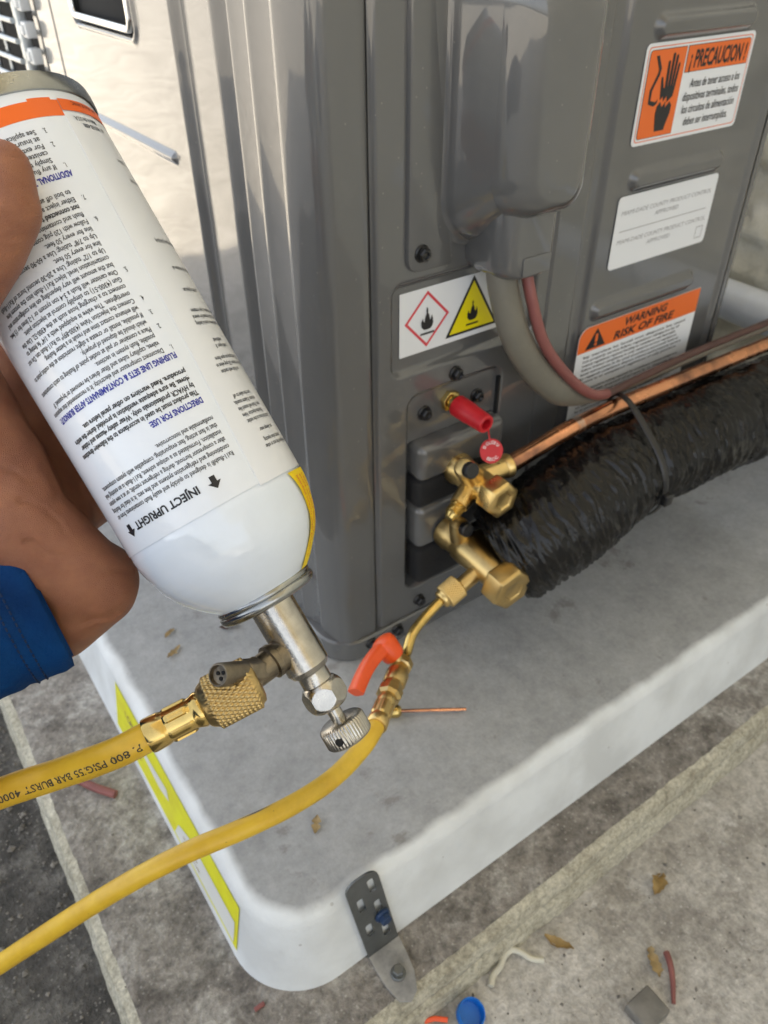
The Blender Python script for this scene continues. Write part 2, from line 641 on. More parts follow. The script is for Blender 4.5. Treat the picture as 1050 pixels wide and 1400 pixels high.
def text2d(body, bold=0.0, shear=0.0):
    key = (body, bold, shear)
    if key in _tc:
        return _tc[key]
    c = bpy.data.curves.new('t', 'FONT')
    c.body = body
    c.offset = bold
    c.shear = shear
    c.resolution_u = 2
    o = bpy.data.objects.new('t', c)
    COL.objects.link(o)
    dg = bpy.context.evaluated_depsgraph_get()
    me = bpy.data.meshes.new_from_object(o.evaluated_get(dg))
    vs = np.array([v.co[:2] for v in me.vertices])
    fs = [tuple(p.vertices) for p in me.polygons]
    bpy.data.objects.remove(o)
    bpy.data.curves.remove(c)
    bpy.data.meshes.remove(me)
    _tc[key] = (vs, fs)
    return vs, fs


def put_text(mb, body, mapf, x, y, cap, width=None, align='L', xs=0.62, bold=0.0, shear=0.0):
    """cap: cap height in mm; width: fit to this width, else scale by xs"""
    vs, fs = text2d(body, bold, shear)
    if len(vs) == 0:
        return
    k = cap / 0.73
    u = vs[:, 0] - vs[:, 0].min()
    w = u.max()
    sx = (width / w) if width else k * xs
    u = u * sx
    W = w * sx
    off = {'L': 0, 'R': -W, 'C': -W / 2}[align]
    mb.add([mapf(x + off + a, y + b_ * k) for a, b_ in zip(u, vs[:, 1])], fs)


def rrect(x0, x1, y0, y1, r, n=6):
    rs = r if isinstance(r, (list, tuple)) else [r] * 4      # order: (x1,y1) (x0,y1) (x0,y0) (x1,y0)
    out = []
    for (cx, cy, a0), q in zip([(x1, y1, 0), (x0, y1, 90), (x0, y0, 180), (x1, y0, 270)], rs):
        sx = 1 if cx == x1 else -1
        sy = 1 if cy == y1 else -1
        for i in range(n + 1):
            t = math.radians(a0 + 90 * i / n)
            out.append((cx - sx * q + q * math.cos(t), cy - sy * q + q * math.sin(t)))
    return out


def sd_rr(x, z, x0, x1, z0, z1, r):
    cx, cz, hx, hz = (x0 + x1) / 2, (z0 + z1) / 2, (x1 - x0) / 2, (z1 - z0) / 2
    qx, qz = np.abs(x - cx) - hx + r, np.abs(z - cz) - hz + r
    return np.minimum(np.maximum(qx, qz), 0) + np.hypot(np.maximum(qx, 0), np.maximum(qz, 0)) - r


def sstep(a, b_, x):
    t = np.clip((x - a) / (b_ - a), 0, 1)
    return t * t * (3 - 2 * t)


def grid_mesh(name, P):
    ny, nx = P.shape[:2]
    me = bpy.data.meshes.new(name)
    idx = np.arange(ny * nx).reshape(ny, nx)
    q = np.stack([idx[:-1, :-1], idx[:-1, 1:], idx[1:, 1:], idx[1:, :-1]], -1).reshape(-1, 4)
    me.vertices.add(ny * nx)
    me.vertices.foreach_set('co', (P.reshape(-1, 3) / 1000).astype(np.float32).ravel())
    me.loops.add(q.size)
    me.loops.foreach_set('vertex_index', q.ravel().astype(np.int32))
    me.polygons.add(len(q))
    me.polygons.foreach_set('loop_start', np.arange(0, q.size, 4, dtype=np.int32))
    me.polygons.foreach_set('loop_total', np.full(len(q), 4, dtype=np.int32))
    me.update(calc_edges=True)
    me.validate()
    return me


def wob(x, z, amp=0.12, k=0.02):
    """gentle oil-canning of pressed sheet metal"""
    return amp * (np.sin(x * k * 1.7 + z * k * 0.6 + 1) + np.sin(z * k * 1.1 - x * k * 0.7 + 2.3) + 0.5 * np.sin(x * k * 3.1 + 0.4) * np.sin(z * k * 2.7))


# ================================================================== SETTING
mb = MB()
mb.add([(-60000, -60000, -122), (60000, -60000, -122), (60000, 60000, -122), (-60000, 60000, -122)], [(0, 1, 2, 3)])
g = mb.build('ground', 'ground_concrete', smooth=False)
g['kind'] = 'structure'
# darker coarse strip in front of the slab
mb = MB()
nxs = [(-2200 + 20 * i) for i in range(1)]
poly = []
for i in range(36):
    y = -900 + i * 40
    poly.append((-223.5 + 1.5 * fbm(y * 0.03, 3, 0), y))
poly += [(-1400 + 40 * fbm(7, y * 0.004, 0), y) for y in range(500, -901, -80)]
mb.add([(x, y, -118) for x, y in poly], [tuple(range(len(poly)))])
o = mb.build('asphalt_strip', 'ground_asphalt', smooth=False)
o['kind'] = 'structure'

# house wall with rough stucco, and an added unseen overhang above it
nx, nz_ = 150, 150
yy = np.linspace(-500, 700, nx)
zz = np.linspace(-122, 700, nz_)
Yg, Zg = np.meshgrid(yy, zz)
hh = np.zeros_like(Yg)
for i in range(nz_):
    for j in range(nx):
        y, z = Yg[i, j], Zg[i, j]
        a = fbm(y * 0.028, z * 0.028, 1.0, 4)
        hh[i, j] = -7 * sstep(-0.05, 0.35, a) - 1.2 * fbm(y * 0.2, z * 0.2, 4.0, 2)
P = np.stack([575 + hh, Yg, Zg], -1)
house = empty('house_wall', (0.58, 0, -0.115))
tag(house, 'cream rough stucco house wall behind the grey air conditioner', 'wall')
link('stucco_coat', grid_mesh('stucco_coat', P), 'stucco', house)
MB().box(580, 3600, -6000, 800, -130, 2600).build('wall_core', 'stucco', house, smooth=False)
MB().box(-950, 3900, -6200, 820, 2600, 2720).build('sky_block_overhang', 'stucco', house, smooth=False)  # unseen overhang, added to block the overhead sky light

# concrete slab
mb = MB()


def ragged(x0, y0, x1, y1, n, amp, seed):
    out = []
    for i in range(n):
        t = i / n
        x, y = x0 + (x1 - x0) * t, y0 + (y1 - y0) * t
        d = amp * (0.5 * fbm(x * 0.03 + seed, y * 0.03, seed, 2) + 0.7 * fbm(x * 0.22 + seed, y * 0.22, seed, 3))
        nx_, ny_ = -(y1 - y0), (x1 - x0)
        l_ = math.hypot(nx_, ny_)
        out.append((x + nx_ / l_ * d, y + ny_ / l_ * d))
    return out


def slab_outline(q):
    return (ragged(-221 + q, -190 + q, 568, -189 + q, 160, 1.4, 1) + ragged(568, -189 + q, 568, 1100, 40, 0, 2)
            + ragged(568, 1100, -222 + q, 1100, 30, 0, 3) + ragged(-222 + q, 1100, -221 + q, -190 + q, 220, 1.4, 4))


rings = []
for inset, z in ((-3.5, -132), (-3.0, -119), (-1.2, -106), (0.3, -104.4), (1.6, -103.4), (0.6, -101.6), (0.4, -95), (2.4, -89), (8.0, -86.4), (13.0, -85)):
    rings.append([(x, y, z + (0.5 * fbm(x * 0.1, y * 0.1, z, 2) if -112 < z < -86 else 0)) for x, y in slab_outline(inset)])
slab = empty('concrete_slab', (-0.22, -0.19, -0.115))
tag(slab, 'stained grey concrete slab under the white equipment pad', 'slab')
MB().rings(rings[8:], True, False, True).build('top_surface', 'slab_concrete', slab)
MB().rings(rings[:9], True, False, False).build('edge_face', 'slab_rim', slab)

# white equipment pad, hollow shell shape with rounded corners
pad = empty('equipment_pad', (-0.15, -0.15, -0.085))
tag(pad, 'white equipment pad with worn grey top carrying the air conditioner', 'pad')


def pad_ring(inset, z, r):
    return [(x, y, z) for x, y in rrect(-153 + inset, 552 - inset, -153 + inset, 980 - inset, r, 14)]


prof = [(0, -86), (0.6, -84), (2.0, -77), (9.5, -34)]
for i in range(9):
    t = PI / 2 * i / 8
    prof.append((9.5 + 9 * (1 - math.cos(t)) * 1.0 + 0.6 * i / 8, -34 + 12 * math.sin(t)))
prof += [(22, -21.9), (25, -21.8), (30, -21.8), (42, -21.8), (60, -21.8)]
rings = []
for ins, z in prof:
    rings.append(pad_ring(ins, z, max(6, 46 - ins * 0.6)))
mb = MB().rings(rings, True, True, True)
me = mb.mesh('shell')
vals = np.zeros(len(me.vertices), dtype=np.float32)
npr = len(rings[0])
for i, (ins, z) in enumerate(prof):
    vals[i * npr:(i + 1) * npr] = 0.0 if ins < 12 else min(1.0, (ins - 12) / 14.0)
at = me.attributes.new('rim', 'FLOAT', 'POINT')
at.data.foreach_set('value', vals)
o = link('shell', me, 'pad_shell', pad)
autosmooth(o, 50)


def pad_left(u, v, w=0.0):
    """point on the pad's left side: u along y (mm), v up the side from its foot; w off the face"""
    t = (v + 77) / 43.0
    return (-153 + 2.0 + 7.5 * t - 0.4 - w, u, v)


st = MB()
quad = [(120, -77), (-112, -77), (-112, -35), (120, -35)]


def quadgrid(mb, u0, u1, v0, v1, mapf, nu, nv):
    vs, fs = [], []
    for j in range(nv + 1):
        for i in range(nu + 1):
            vs.append(mapf(u0 + (u1 - u0) * i / nu, v0 + (v1 - v0) * j / nv))
    for j in range(nv):
        for i in range(nu):
            a = j * (nu + 1) + i
            fs.append((a, a + 1, a + nu + 2, a + nu + 1))
    mb.add(vs, fs)


def flatpoly(mb, poly, mapf):
    mb.add([mapf(u, v) for u, v in poly], [tuple(range(len(poly)))])


flatpoly(st, [(95, -77), (-108, -77), (-108, -33), (95, -33)], lambda u, v: pad_left(u, v, 0.0))
stk = st.build('sticker', 'pad_sticker_yellow', pad, smooth=False)
s2 = MB()
flatpoly(s2, [(-16, -74), (-104, -74), (-104, -53), (-60, -53), (-40, -53), (-22, -60)], lambda u, v: pad_left(u, v, 0.25))
flatpoly(s2, [(62, -52), (25, -50), (-2, -47), (-6, -55), (10, -59), (40, -57)], lambda u, v: pad_left(u, v, 0.25))
s2.build('white_panel', 'pad_sticker_white', stk, smooth=False)
s3 = MB()
ml = lambda u, v: pad_left(-u, v, 0.4)
for k, (t_, uu, vv, c_) in enumerate([('! CAUTION', -75, -50, 6.0), ('FRAGILE', -62, -66, 4.0), ('DO NOT DROP', 30, -64, 2.6), ('HANDLE WITH CARE', 30, -69, 2.2)]):
    put_text(s3, t_, ml, uu, vv, c_, xs=0.9, bold=0.02)
s3.build('lettering', 'wood_chip', stk, smooth=False)['kind'] = 'stuff'

# galvanised conduit along the foot of the wall
cd = empty('conduit', (0.55, 0, 0.07))
tag(cd, 'pale galvanised conduit pipe running along the stucco wall', 'pipe')
MB().sweep([(546, -700, 92), (546, -200, 92), (546, 200, 92), (546, 850, 92)], 20, 32).build('pipe', 'conduit_paint', cd)
MB().lathe([(0, 20.5), (0.5, 22.5), (30, 22.5), (30.5, 20.5)], (546, -250, 92), (0, 1, 0), 32).build('coupling', 'conduit_paint', cd)
for y in (-420, 330):
    mb = MB()
    mb.lathe([(0, 20.4), (0, 22.4), (16, 22.4), (16, 20.4)], (546, y, 92), (0, 1, 0), 32)
    mb.box(555, 573, y, y + 16, 60, 124)
    mb.build('clip', 'galvanised', cd)

# ================================================================== AIR CONDITIONER
ac = empty('air_conditioner', (0.17, 0.4, -0.022))
tag(ac, 'dark grey outdoor air conditioner unit standing on the white pad', 'air conditioner')
MB().box(8, 360, 22, 846, -20, 590).build('light_block_core', 'dark_gap', ac, smooth=False)  # dark inner core, added to block light behind the panels

# base pan
pan = MB()
outl = rrect(-10, 367, -2.5, 852, [16, 26, 26, 16], 8)
rings = []
for ins, z in ((2, -21.6), (0.4, -20.5), (0, -18), (0, -3), (1.2, -1.6), (4, -1.4)):
    rings.append([(x * (1 - ins * 0) + (ins if x < 178 else -ins), y + (ins if y < 420 else -ins), z) for x, y in outl])
pan.rings(rings)
pan.build('base_pan', 'grey_paint', ac)

# side panel: pressed sheet as a height field over x, z
step = 0.85
xs_ = np.arange(29.4, 357.2, step)
zs_ = np.arange(-1.2, 470, step)
Xg, Zg = np.meshgrid(xs_, zs_)
H = wob(Xg, Zg, 0.10)
for (x0, x1, zc) in ((221, 315, 365.5), (222, 316, 283.0), (206, 314, 200.5)):
    H += 4.6 * sstep(0.6, -4.8, sd_rr(Xg, Zg, x0, x1, zc - 7.2, zc + 7.2, 6.8))
H -= 3.2 * sstep(2.2, -2.2, sd_rr(Xg, Zg, 42, 152, 201, 256, 7))
H -= 3.0 * sstep(2.0, -1.6, sd_rr(Xg, Zg, 54, 129, 24, 184, 9))
H -= 13.0 * sstep(0.7, -0.7, sd_rr(Xg, Zg, 56.5, 127, 26, 149, 2))
H -= 3.4 * sstep(7.5, 3.0, np.abs(Xg - 195.5))
H += 0.9 * sstep(193, 200, Xg)
H -= 1.8 * sstep(1.3, 0.5, np.abs(Xg - 164.2)) * sstep(300, 285, Zg)
H -= 2.6 * sstep(3.2, 0.0, Xg - 29.4)
H += 2.0 * sstep(346, 352, Xg)
H -= 2.5 * sstep(353, 357.2, Xg)
P = np.stack([Xg, -H, Zg], -1)
side = link('side_panel', grid_mesh('side_panel', P), 'grey_paint', ac)

# rear edge fold and inner faces
mb = MB()
prof = []
for i in range(9):
    t = PI * i / 8
    prof.append((361.2 + 4.0 * math.sin(t), 2.2 - 4.2 * math.cos(t)))
prof = [(357.0, -1.6)] + prof + [(357, 6.4), (357, 30)]
mb.rings([[(x, y, z) for x, y in prof] for z in (-1.2, 470)], close=False, cap0=False, cap1=False)
mb.build('rear_edge', 'grey_paint', ac)

# corner post: profile in plan, extruded
prof = [(27.6, 12), (27.6, 2.2), (27.2, 0.8), (26, 0.1), (22, 0), (8, 0)]
for i in range(1, 9):          # first soft fold
    t = math.radians(62 * i / 8)
    prof.append((8 - 9 * math.sin(t), 9 - 9 * math.cos(t)))
prof += [(-1.6, 6.2), (-5.2, 22), (-5.6, 23.6), (-5.5, 25), (-4.4, 27), (-3.7, 28.6), (-3.6, 30), (-7.2, 43.4), (-7.7, 45), (-7.6, 46.4), (-6.4, 48.6), (-5.6, 50), (-5.5, 51.4), (-8.2, 61), (-8.5, 62.6), (-8.2, 64), (-6.4, 66.4), (-5.0, 68)]
mb = MB()
rows = list(np.linspace(-1.2, 470, 60))
mb.rings([[(x + 0.12 * math.sin(z * 0.02 + y * 0.1), y + 0.1 * math.sin(z * 0.025 + x * 0.2), z) for x, y in prof] for z in rows], close=False, cap0=False, cap1=False)
o = mb.build('corner_post', 'grey_paint', ac, deg=60)
XF = -4.2                       # plane where the front panel takes over
MB().box(27.9, 29.2, 2.6, 14, -1, 470).build('seam_shadow_gap', 'dark_gap', ac, smooth=False)

# front panel as a height field over y, z (outward is -x)
ys_ = np.concatenate([np.arange(67.6, 360, 0.9), np.arange(360, 432, 1.5)])
zs_ = np.arange(150, 470, 1.0)
Yg, Zg = np.meshgrid(ys_, zs_)
H = wob(Yg, Zg, 0.12, 0.016) + 0.035 * np.sin(Zg * 0.16 + 1.3 * np.sin(Yg * 0.03)) + 0.02 * np.sin(Zg * 0.31 + Yg * 0.02 + np.sin(Yg * 0.07))
H += 5.0 * sstep(70, 80, Yg)                        # shoulder up to the first flat
H += -4.5 * sstep(107, 111, Yg) + 4.8 * sstep(125, 131, Yg)   # vertical channel
H += 3.0 * sstep(0.8, -3.4, sd_rr(Yg, Zg, 150, 430, 297, 304, 3.4))   # long raised bead
hs = sd_rr(Yg, Zg, 184, 296, 360, 450, 7)
H += 2.0 * sstep(5.0, 1.0, hs) - 30 * sstep(1.0, -2.5, hs)
H -= 2.2 * sstep(1.6, 0.5, np.abs(Yg - 352))
H -= 6.0 * sstep(392, 400, Yg)
P = np.stack([XF - H, Yg, Zg], -1)[:, ::-1]
link('front_panel', grid_mesh('front_panel', P), 'grey_paint', ac)
mb = MB().rings([[(XF, 67.6, z), (XF - 4.8, 82, z), (XF - 4.8, 107, z), (XF, 112, z), (XF, 126, z), (XF - 5, 132, z), (XF - 5, 400, z), (XF - 3, 432, z)] for z in (-1.2, 150)], close=False, cap0=False, cap1=False)
mb.build('front_panel_foot', 'grey_paint', ac)
# recessed handle: black cup and bright lip
MB().box(XF - 3, XF + 27, 185.5, 294.5, 361.5, 448.5).build('handle_cup', 'dark_gap', ac, bevel=1)
mb = MB()
lip = [(y, z) for y, z in rrect(187, 293, 364, 447, 6, 6)]
mb.sweep([(XF - 6.6, y, z) for y, z in lip] + [(XF - 6.6, *lip[0])], lambda l_, t: (2.6 * math.cos(t), 2.4 * math.sin(t)), 14, False, False)
mb.build('handle_lip', 'chrome', ac)

# fan grille: frame, clips and wires, plus the rim of the fan ring behind
mb = MB().box(XF - 12, XF - 4, 432, 441, 150, 470)
mb.build('grille_frame', 'galvanised', ac, bevel=1.5)
clipm = MB().box(XF - 13, XF - 5, 406, 419, 0, 11).box(XF - 15, XF - 11, 410, 416, 2, 9)
first = None
for i in range(9):
    z = 286 + i * 18.0
    if first is None:
        first = clipm.build('grille_clip', 'white_plastic', ac, bevel=1.0)
        first.location.z += z / 1000
    else:
        c = first.copy()
        COL.objects.link(c)
        c.location.z = first.location.z + i * 0.018
first = None
for i in range(11):
    dz = i * 14.3
    if first is None:
        first = MB().sweep([(XF - 13, 441, 278), (XF - 16, 520, 278), (XF - 19, 640, 278), (XF - 16, 800, 278)], 2.1, 10).build('grille_wire', 'galvanised', ac)
    else:
        c = first.copy()
        COL.objects.link(c)
        c.location.z = first.location.z + dz / 1000
first = None
for i in range(7):
    dy = i * 46
    if first is None:
        first = MB().sweep([(XF - 9, 500, 270), (XF - 9, 500, 440)], 1.9, 10).build('grille_upright', 'galvanised', ac)
    else:
        c = first.copy()
        COL.objects.link(c)
        c.location.y = first.location.y + dy / 1000


# hexagon flange screws
def screw_mesh():
    mb = MB()
    mb.lathe([(0, 4.9), (0.9, 4.9), (1.6, 4.2)], (0, 0, 0), (0, -1, 0), 24)
    mb.lathe([(0.5, 3.9), (4.2, 3.9), (4.9, 3.2), (4.9, 2.0), (4.0, 1.4)], (0, 0, 0), (0, -1, 0), 6)
    me = mb.mesh('screw')
    me.materials.append(MAT['black_metal'])
    return me


scm = screw_mesh()
for (x, z, y) in ((89.6, 190.5, 0.0), (68, 168, 3.0), (111, 166.5, 3.0), (20.8, -8.5, -2.5), (44, -7.5, -2.5), (65.8, 9, 0), (59, 272.5, -2.6)):
    s = link('screw', scm, None, ac, False)
    s.location = s.location + Vector((x, y, z)) / 1000

# recessed valve plate: grey ledges and black foam blocks
mb = MB().box(57.5, 130, -9, 16, 122, 150)
mb.build('valve_bracket', 'grey_paint', ac, bevel=6.0, bseg=5)
MB().box(57.8, 127, -7, 16, 100.5, 122.5).build('foam_block', 'foam_black', ac, bevel=4, bseg=3)
MB().box(57.5, 126, -8, 16, 64.5, 101).build('valve_bracket', 'grey_paint', ac, bevel=6.0, bseg=5)
MB().box(57.8, 127, -8.5, 16, 33, 65).build('foam_block', 'foam_black', ac, bevel=4, bseg=3)
MB().box(127.6, 129.4, 0.2, 6, 138, 176).build('slot', 'dark_gap', ac, smooth=False)

# terminal cover: pressed box with left flange
cov = MB()
ring0 = None
rings = []
spec = [(0, 1.0), (0, -1.2), (0.6, -2.6), (1.6, -3.0)]
for ins, y in spec:
    rings.append([(x, y, z) for x, z in rrect(50 + ins, 80, 262 + ins, 470, [0.5, 0.5, 8, 0.5], 6)])
cov.rings(rings, True, False, True)
flange = cov.build('cover_flange', 'grey_paint', ac)


def boxring(ins, y, zlo, x0=73, x1=146, ztop=402, r=14):
    sl = max(0.0, -y - 8) * 0.42          # left wall leans in
    return [(x, y, z) for x, z in rrect(x0 + ins + sl, x1 - ins, zlo + ins * 0.7, ztop - ins, [min(q_, 0.42 * (x1 - x0 - 2 * ins - sl)) for q_ in (r - ins * 0.2, r - ins * 0.2, 26, 12)], 8)]


rings = []
for k in range(7):               # concave foot fillet
    t = PI / 2 * k / 6
    rings.append(boxring(-5 + 5 * math.sin(t), -3 - 5 * (1 - math.cos(t)) + 1, 274))
for y in (-12, -20, -27):
    rings.append(boxring((-y - 8) * 0.12, y, 274 + (-y - 8) * 0.7))
for k in range(11):
    t = PI / 2 * k / 10
    rings.append(boxring(2.3 + 15 * (1 - math.cos(t)), -27 - 15 * math.sin(t), 286 + 4 * k / 10))
rings.append(boxring(20, -42.5, 290))
rings.append(boxring(24, -42.6, 290))
mb = MB().rings(rings, True, False, True)
cover = mb.build('cover_box', 'grey_paint', ac)
# cable outlet collar under the cover
rings = []
for k, (ins, y) in enumerate([(0, 2), (0, -18), (0.4, -22), (1.6, -26), (3.8, -29.5), (7, -31.5), (11, -32.2)]):
    rings.append([(x, y - 0.0, z) for x, z in rrect(92 + ins, 134 - ins * 0.8, 254 + ins * 0.3, 300, [3, 3, 12, 9], 6)])
mb = MB().rings(rings, True, False, True)
mb.build('cable_collar', 'grey_paint', ac)
mb = MB().prism(rrect(106, 127, 257.5, 268, 1.5, 3), lambda u, v, w: (u, -32.1 - w, v), 0.9)
mb.build('collar_tab', 'grey_paint', ac, bevel=0.4)


# ---- labels on the side panel (x, z plane)
def plane(y):
    return lambda u, v, w=0.0: (u, y - w, v)


def plate(name, poly, y, material, parent, t=0.25):
    return MB().prism(poly, lambda u, v, w: (u, y - w, v), t).build(name, material, parent, smooth=False)


def flame(cx, cz, h):
    pts = [(0, 0), (-0.20, 0.02), (-0.34, 0.16), (-0.36, 0.36), (-0.27, 0.54), (-0.24, 0.40), (-0.17, 0.34), (-0.13, 0.55), (-0.05, 0.72), (-0.07, 0.86),
           (-0.02, 1.0), (0.03, 0.86), (0.02, 0.74), (0.10, 0.62), (0.13, 0.46), (0.17, 0.40), (0.22, 0.50), (0.25, 0.62), (0.31, 0.44), (0.34, 0.26), (0.28, 0.10), (0.18, 0.02)]
    return [(cx + a * h * 0.9, cz + b_ * h) for a, b_ in pts]


def ngon(mb, poly, mapf):
    tri = geometry.tessellate_polygon([[Vector((u, v, 0)) for u, v in poly]])
    mb.add([mapf(u, v) for u, v in poly], [tuple(t) for t in tri])


def shape(name, polys, mapf, material, parent):
    mb = MB()
    for p in polys:
        ngon(mb, p, mapf)
    return mb.build(name, material, parent, smooth=False)


def frame(mb, po, pi_, mapf):
    n = len(po)
    mb.add([mapf(*p) for p in po] + [mapf(*p) for p in pi_], [(i, (i + 1) % n, n + (i + 1) % n, n + i) for i in range(n)])


def scale_poly(p, k, c=None):
    cx = c[0] if c else sum(a for a, _ in p) / len(p)
    cy = c[1] if c else sum(b_ for _, b_ in p) / len(p)
    return [(cx + (a - cx) * k, cy + (b_ - cy) * k) for a, b_ in p]


# flammable label
fl = plate('flammable_label', rrect(48.5, 131, 211, 250, 0.6, 2), 2.85, 'label_white', ac)
fl['label'] = 'white label with red diamond and yellow triangle flame symbols'
Pm = plane(2.45)
dia = [(68.2, 248), (84.5, 231), (68.2, 213.5), (52, 231)]
mb = MB()
frame(mb, dia, scale_poly(dia, 0.87), Pm)
mb.build('red_diamond', 'label_red', fl, smooth=False)
tri_o = [(102.5, 250 - 0.6), (123.5, 214.3), (82.5, 214.3)]
cen = (102.8, 226)
shape('triangle_border', [tri_o], Pm, 'print_black', fl)
Pm2 = plane(2.30)
shape('yellow_triangle', [scale_poly(tri_o, 0.86, cen)], Pm2, 'label_yellow', fl)
Pm3 = plane(2.15)
shape('flame_symbol', [flame(68.3, 224.5, 14), [(63.2, 221.6), (73.4, 221.6), (73.4, 222.8), (63.2, 222.8)]], Pm3, 'print_black', fl)
shape('flame_symbol', [flame(102.8, 221.5, 13), [(98, 218.6), (107.6, 218.6), (107.6, 219.7), (98, 219.7)]], Pm3, 'print_black', fl)

# shock hazard label in Spanish
pl = plate('shock_hazard_label', rrect(217.6, 319.2, 303.4, 357.6, 3.2, 5), -1.35, 'label_white', ac)
pl['label'] = 'orange and white shock hazard label with black hand symbol'
Pm = plane(-1.75)
mb = MB()
po = rrect(219.6, 317.2, 305.3, 355.8, 2.4, 4)
pi_ = rrect(220.1, 316.7, 305.8, 355.3, 2.2, 4)
frame(mb, po, pi_, Pm)
mb.build('orange_line', 'label_orange', pl, smooth=False)
shape('black_backing', [rrect(221.2, 253.8, 306.9, 354.2, [0.3, 2.2, 2.2, 0.3], 4), rrect(254.9, 315.7, 339.9, 354.2, [2.2, 0.3, 0.3, 0.3], 4)], Pm, 'print_black', pl)
Pm2 = plane(-1.9)
shape('orange_panel', [rrect(221.5, 253.5, 307.2, 353.9, [0.3, 2.0, 2.0, 0.3], 4), rrect(255.2, 315.4, 340.2, 353.9, [2.0, 0.3, 0.3, 0.3], 4)], Pm2, 'label_orange', pl)
Pm3 = plane(-2.05)
hand = [[(236.5, 310), (245.2, 310), (246.2, 314), (248.2, 319), (248.3, 323.5), (246.0, 325.6), (242.6, 322.6), (242.2, 326), (239.4, 323.2), (237.4, 326.4), (235.0, 324), (234.4, 320), (235.4, 315)]]
hand.append([(236.6, 327), (238.8, 329.2), (239.6, 326.0), (242.4, 329.0), (243.2, 325.4), (247.8, 328.4), (248.2, 331), (249.6, 345), (249.0, 346.2), (247.8, 345.6), (246.4, 334), (246.2, 334), (246.9, 349.4), (246.1, 350.6), (244.9, 349.8), (244.2, 334.4), (243.9, 334.4),
             (243.8, 350.8), (242.8, 351.8), (241.6, 350.9), (241.6, 334.2), (241.3, 334.2), (240.4, 347.2), (239.3, 348.0), (238.3, 347.2), (239.0, 333.4), (238.2, 333.6), (236.0, 339.6), (234.6, 339.6), (234.6, 337.6), (235.8, 331)])
hand.append([(226.8, 351), (229.2, 351.2), (233.2, 344.4), (232.6, 341), (228.0, 333), (228.0, 327.8), (232.4, 326.6), (234.6, 328), (234.0, 325.4), (231.4, 324.4), (226.2, 326), (225.8, 333.2), (230.6, 342), (230.8, 343.8)])
shape('hand_symbol', hand, Pm3, 'print_black', pl)
mb = MB()
put_text(mb, '¡ PRECAUCION !', Pm3, 258.2, 342.4, 9.4, width=54.5, bold=0.03, shear=0.12)
for k, (t_, w_) in enumerate([('Antes de tener acceso a los', 49), ('dispositivos terminales, todos', 55), ('los circuitos de alimentación', 52), ('deben ser interrumpidos.', 44)]):
    put_text(mb, t_, Pm3, 285.2 + (0.5 if k else 2), 331.4 - 7.1 * k, 5.0, width=w_, align='C', bold=0.006, shear=0.1)
mb.build('lettering', 'print_black', pl, smooth=False)

# plain approval label
ml_ = plate('approval_label', rrect(216, 316.2, 227.2, 274.3, 3.2, 5), -1.35, 'label_white', ac)
ml_['label'] = 'plain white approval label with faint grey lines of text'
Pm = plane(-1.75)
mb = MB()
put_text(mb, 'MIAMI-DADE COUNTY PRODUCT CONTROL', Pm, 266, 262.2, 3.0, width=91, align='C', shear=0.15)
put_text(mb, 'APPROVED', Pm, 266, 257.0, 3.0, width=24, align='C', shear=0.15)
put_text(mb, 'MIAMI-DADE COUNTY PRODUCT CONTROL', Pm, 266, 243.6, 3.0, width=91, align='C', shear=0.15)
put_text(mb, 'APPROVED', Pm, 263, 238.4, 3.0, width=24, align='C', shear=0.15)
ngon(mb, [(221, 251.6), (310, 251.6), (310, 252.1), (221, 252.1)], Pm)
frame(mb, rrect(304, 311.4, 231.5, 239.8, 0.4, 2), rrect(304.5, 310.9, 232, 239.3, 0.3, 2), Pm)
mb.build('lettering', 'print_pale', ml_, smooth=False)['kind'] = 'stuff'

# fire risk label
wl = plate('fire_risk_label', rrect(198.6, 328.4, 96, 190, [0.8, 9, 4, 4], 6), -1.5, 'label_white', ac)
wl['label'] = 'orange and white warning risk of fire label behind copper pipe'
Pm = plane(-1.9)
shape('orange_header', [rrect(198.8, 328.2, 171, 189.8, [0.8, 9, 0.2, 0.2], 6)], Pm, 'label_orange', wl)
Pm2 = plane(-2.05)
mb = MB()
put_text(mb, 'WARNING', Pm2, 268, 181.4, 6.0, width=46, align='C', bold=0.03, shear=0.2)
put_text(mb, 'RISK OF FIRE', Pm2, 268, 173.2, 6.0, width=66, align='C', bold=0.03, shear=0.2)
ngon(mb, [(206, 172.6), (226.5, 172.6), (216.2, 187.2)], Pm2)
words = 'flammable refrigerant used to be repaired only by trained service personnel do not puncture tubing dispose of properly in accordance with federal or local regulations follow handling instructions carefully in compliance'.split()
for k in range(16):
    if k in (7,):
        continue
    line = ' '.join(random.sample(words, 8))
    put_text(mb, line, Pm2, 206, 166.0 - k * 3.4, 1.9, width=112 - (random.random() * 12), bold=0.02)
mb.build('lettering', 'print_black', wl, smooth=False)['kind'] = 'stuff'
mb = MB()
ngon(mb, [(214.8, 177), (217.6, 177), (217.4, 183), (215.0, 183)], plane(-2.2))
ngon(mb, [(214.9, 174.2), (217.5, 174.2), (217.5, 176), (214.9, 176)], plane(-2.2))
mb.build('exclamation_mark', 'label_orange', wl, smooth=False)

# ---- red capped service port and round red tag
port = empty('service_port', (0, 0, 0))
port.parent = ac
port.matrix_parent_inverse = Matrix.Translation(ac.location).inverted()


def part(mb, name, material, parent, **kw):
    return mb.build(name, material, parent, **kw)


